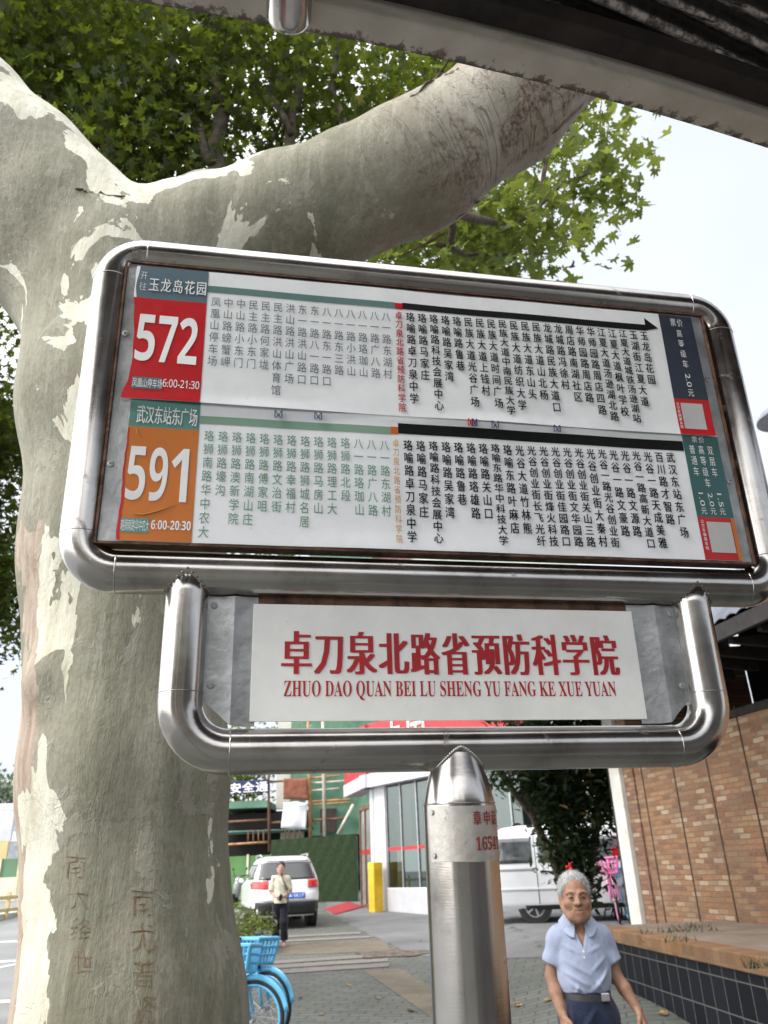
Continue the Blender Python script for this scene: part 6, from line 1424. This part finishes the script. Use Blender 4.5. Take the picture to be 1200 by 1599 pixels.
def hair(X, Y, Z):
    x, y, z = (X - hc_[0]) / 1.007, (Y - hc_[1]) / .95, (Z - hc_[2]) / .95
    fl = .092 - .16 * np.clip(np.abs(x) - .038, 0, .05) * 4.2 + .005 * np.sin(x * 110 + 1)          # hairline across the forehead, lower at the temples
    side = np.clip((y + .062) / .05, 0, 1)
    cut = fl - side * .085 - z
    cut = np.where(y > .02, -.055 - z, cut)
    t = np.clip(-cut / .045, 0, 1); th = .0004 + .0085 * t * t * (3 - 2 * t) + .0008 * np.sin(x * 170 + y * 60) * np.sin(z * 120 + y * 150)
    D = np.maximum(sd_ell(x, y, z, (0, .018, .035), (.0765, .0965, .0925)) - th, cut)
    return np.maximum(D, -(sd_ell(x, y, z, (0, .018, .035), (.070, .090, .086)))) * .95
V, F_ = surfnet(hair, (-.12, -.16, HT - .25), (.12, .14, HT + .03), .004)
g = np.random.default_rng(4); cen = np.array([hc_[0], hc_[1] + .02, hc_[2] + .02]); sV = []; sF = []
for q_ in g.choice(len(V), 4200):
    p = V[q_]; nn = (p - cen) / np.linalg.norm(p - cen)
    if np.linalg.norm((p - cen) / [.08, .1, .09]) < .82: continue
    d = nn * .22 + np.array([g.normal() * .35, .35 + g.normal() * .3, -.15 + g.normal() * .2]); d /= np.linalg.norm(d); L = g.uniform(.008, .02); sd_ = np.cross(d, nn); sd_ /= np.linalg.norm(sd_) + 1e-9
    b = len(V) + len(sV); sV += [p - sd_ * .0011, p + sd_ * .0011, p + d * L]; sF.append((b, b + 1, b + 2))
np_mesh('hair', np.concatenate([V, np.array(sV)]), F_ + sF, HAIR, man)
K = .95
def hp(x, y, z): return (hc_[0] + x * K * 1.06, hc_[1] + y * K, hc_[2] + z * K)
for e in (-1, 1):
    m = MB(); m.tube([hp(e * .018, -.0895, .024), hp(e * .034, -.086, .028), hp(e * .050, -.073, .022)], [.002, .0035, .002], 6, sy=.6); m.build('eyebrow', M('grey eyebrow', (.13, .10, .085), .9), man, smooth=3.2)
    m = MB(); m.tube([hp(e * .0205, -.0835, .000), hp(e * .027, -.0858, .0016), hp(e * .035, -.0845, .0016), hp(e * .0425, -.0795, -.001)], [.0012, .0030, .0030, .0012], 8); m.build('eye', M('dark eye', (.022, .014, .011), .25), man, smooth=3.2)
    m = MB(); m.tube([hp(e * .020, -.0835, -.010), hp(e * .032, -.0848, -.0125), hp(e * .043, -.078, -.010)], [.0008, .0018, .0008], 6); m.build('eye_bag', M('eye shadow skin', (.17, .085, .06), .6), man, smooth=3.2)
m = MB(); m.tube([hp(-.022, -.0870, -.0665), hp(0, -.0905, -.066), hp(.022, -.0870, -.0668)], [.001, .0034, .001], 6); m.build('lips', M('dry lips', (.15, .06, .05), .5), man, smooth=3.2)
SHOE = M('black shoe', (.02, .02, .022), .5)
for e in (-1, 1):
    m = MB(); m.tube([(e * .09, .09, .05), (e * .09, .0, .05), (e * .095, -.1, .04), (e * .1, -.16, .03)], [.045, .05, .046, .025], 12); m.build('shoe', SHOE, man, smooth=3.2)

# ---- the woman by the car
P = Vector(ground(437, 1478)); wom = empty('person', (P.x, P.y, gz(P.x, P.y)), math.radians(4), label='woman in a cream blouse and dark trousers holding a phone by the car', cat='person')
SK2 = skin_mat('fair skin', (.5, .32, .25)); H2 = 1.61; h2 = (0, -.03, H2 - .125)
def wom_body(X, Y, Z):
    D = head_sdf(X, Y, Z, h2, .97, False)
    D = smin(D, sd_cone(X, Y, Z, (0, .02, H2 - .2), (0, .03, H2 - .31), .045, .05), .02)
    D = chain(D, X, Y, Z, [((0, .03, H2 - .31), .05), ((0, .02, H2 - .42), .09), ((0, .02, H2 - .72), .09)], .04)
    for e in (-1, 1):
        sh_ = (e * .15, .01, H2 - .33); el = (e * .205, .03, H2 - .60); wr = (e * .05, -.17, H2 - .69)
        D = smin(D, sd_cone(X, Y, Z, (e * .04, .02, H2 - .34), sh_, .06, .042), .03); D = chain(D, X, Y, Z, [(sh_, .042), (el, .033), (wr, .022)], .015)
        dr = np.array([-e * .75, -.45, -.1]); dr /= np.linalg.norm(dr); th = np.array([0, -.2, 1.]); th -= dr * (th @ dr); th /= np.linalg.norm(th)
        D = hand(D, X, Y, Z, wr, dr, th, np.array([0, .9, 0]) * 1., .9, .5)
    for e in (-1, 1):
        D = chain(D, X, Y, Z, [((e * .08, .02, H2 - .75), .085), ((e * .08, .0, .45), .05), ((e * .085, .03, .07), .034)], .03)
        D = chain(D, X, Y, Z, [((e * .085, .045, .045), .036), ((e * .09, -.06, .035), .032), ((e * .092, -.13, .026), .022)], .02)
    return D
sdf_obj('body', wom_body, (-.28, -.32, -.01), (.28, .16, H2 + .02), .0075, SK2, wom)
BLS = cloth_mat('cream blouse', (.62, .58, .47), 200)
def blouse(X, Y, Z):
    D = sd_ell(X, Y, Z, (0, .015, H2 - .42), (.155, .115, .15)); D = smin(D, sd_cone(X, Y, Z, (0, .015, H2 - .5), (0, .015, H2 - .82), .118, .150), .06)
    for e in (-1, 1):
        D = smin(D, sd_cone(X, Y, Z, (e * .05, .02, H2 - .325), (e * .15, .01, H2 - .335), .055, .055), .03); D = smin(D, sd_cone(X, Y, Z, (e * .15, .01, H2 - .34), (e * .195, .02, H2 - .54), .056, .060), .03)
    D += .005 * np.sin(Z * 40 + X * 30) + .004 * np.sin(X * 60 + Z * 12)
    return np.maximum(np.maximum(D, (H2 - .81) - Z), -sd_cone(X, Y, Z, (0, -.02, H2 - .2), (0, .02, H2 - .32), .05, .056))
sdf_obj('blouse', blouse, (-.30, -.2, H2 - .84), (.30, .2, H2 - .24), .0085, BLS, wom)
def slacks(X, Y, Z):
    D = sd_ell(X, Y, Z, (0, .02, H2 - .80), (.152, .12, .15))
    for e, ky in ((-1, .03), (1, -.05)): D = chain(D, X, Y, Z, [((e * .075, .02, H2 - .82), .095), ((e * .085, ky, .45), .08), ((e * .09, .03 + ky * .4, .13), .078)], .03)
    D += .004 * np.sin(Z * 24 + X * 40); return np.maximum(np.maximum(D, Z - (H2 - .70)), .11 - Z)
sdf_obj('trousers', slacks, (-.24, -.2, .08), (.24, .2, H2 - .68), .0085, cloth_mat('black trouser cloth', (.012, .012, .022), 200, .8, .3), wom)
def hair2(X, Y, Z):
    x, y, z = X - h2[0], Y - h2[1], Z - h2[2]; D = sd_ell(x, y, z, (0, .024, .036), (.082, .100, .094)); D = smin(D, sd_ell(x, y, z, (0, .10, -.02), (.05, .045, .06)), .03)
    for e in (-1, 1): D = smin(D, sd_cone(x, y, z, (e * .07, .0, .03), (e * .066, .03, -.06), .02, .014), .02)
    cut = np.where(y < -.02, .045 - .25 * np.clip(np.abs(x), 0, .08) * 4 + .02 - z, -.07 - z); return np.maximum(D, cut)
sdf_obj('hair', hair2, (-.13, -.16, H2 - .25), (.13, .18, H2 + .03), .007, M('black hair', (.014, .010, .009), .45, 0, .4, 60), wom)
for e in (-1, 1):
    m = MB(); m.sphere((h2[0] + e * .031, h2[1] - .074, h2[2] + .001), (.008, .008, .004), 10, 6); m.build('eye', M('dark iris', (.015, .01, .008), .15), wom, smooth=3.2)
m = MB(); m.tube([(-.02, h2[1] - .087, h2[2] - .065), (0, h2[1] - .09, h2[2] - .065), (.02, h2[1] - .087, h2[2] - .065)], [.001, .004, .001], 6); m.build('lips', M('soft lips', (.4, .14, .13), .5), wom, smooth=3.2)
m = MB(); m.tube([(.02, -.112, H2 - .31 + .0), (.09, -.105, H2 - .42), (.15, -.09, H2 - .6), (.165, .0, H2 - .78)], .009, 8); m.tube([(.02, -.112, H2 - .31), (.06, .03, H2 - .262), (.09, .12, H2 - .36), (.16, .08, H2 - .7)], .009, 8); m.build('bag_strap', BLKP, wom, smooth=3.2)
for e in (-1, 1):
    m = MB(); m.box((e * .09 - .045, -.165, .0), (e * .09 + .045, .085, .014)); m.tube([(e * .09 - .045, -.07, .015), (e * .09, -.075, .07), (e * .09 + .045, -.07, .015)], .008, 6); m.build('sandal', M('pinkish sandal', (.45, .25, .22), .6), wom, bevel=.004)
ph = MB(); ph.box((-.035, -.006, -.07), (.035, .006, .07)); o = ph.build('phone', BLKP, label='black mobile phone held at the waist by the woman in cream', cat='phone', bevel=.004); o.location = wom.matrix_basis @ Vector((.012, -.222, H2 - .70)); o.rotation_euler = (.5, .5, 0)
# ================================================================== behind the camera: what the steel reflects
cl = [((x, -13 - abs(x) * .15, z), r) for x, z, r in ((-6, 4, 1.8), (-4, 5.4, 1.8), (-2, 4.4, 1.8), (.5, 5.6, 2.), (3, 4.4, 1.9))]
street_tree((-1.6, -13, 0), 6., (0, .2), cl, 1800, .34, LEAFM, 'plane tree across the lane behind the bus shelter', 41, .2, 12)
slab_building('shop_row', -14, 16, -24, 6, 7, -.2, M('brownish shop row', (.3, .26, .23), .85, 0, .3, .4), 'long two storey shop row behind the bus shelter', 2, 8, WIN)
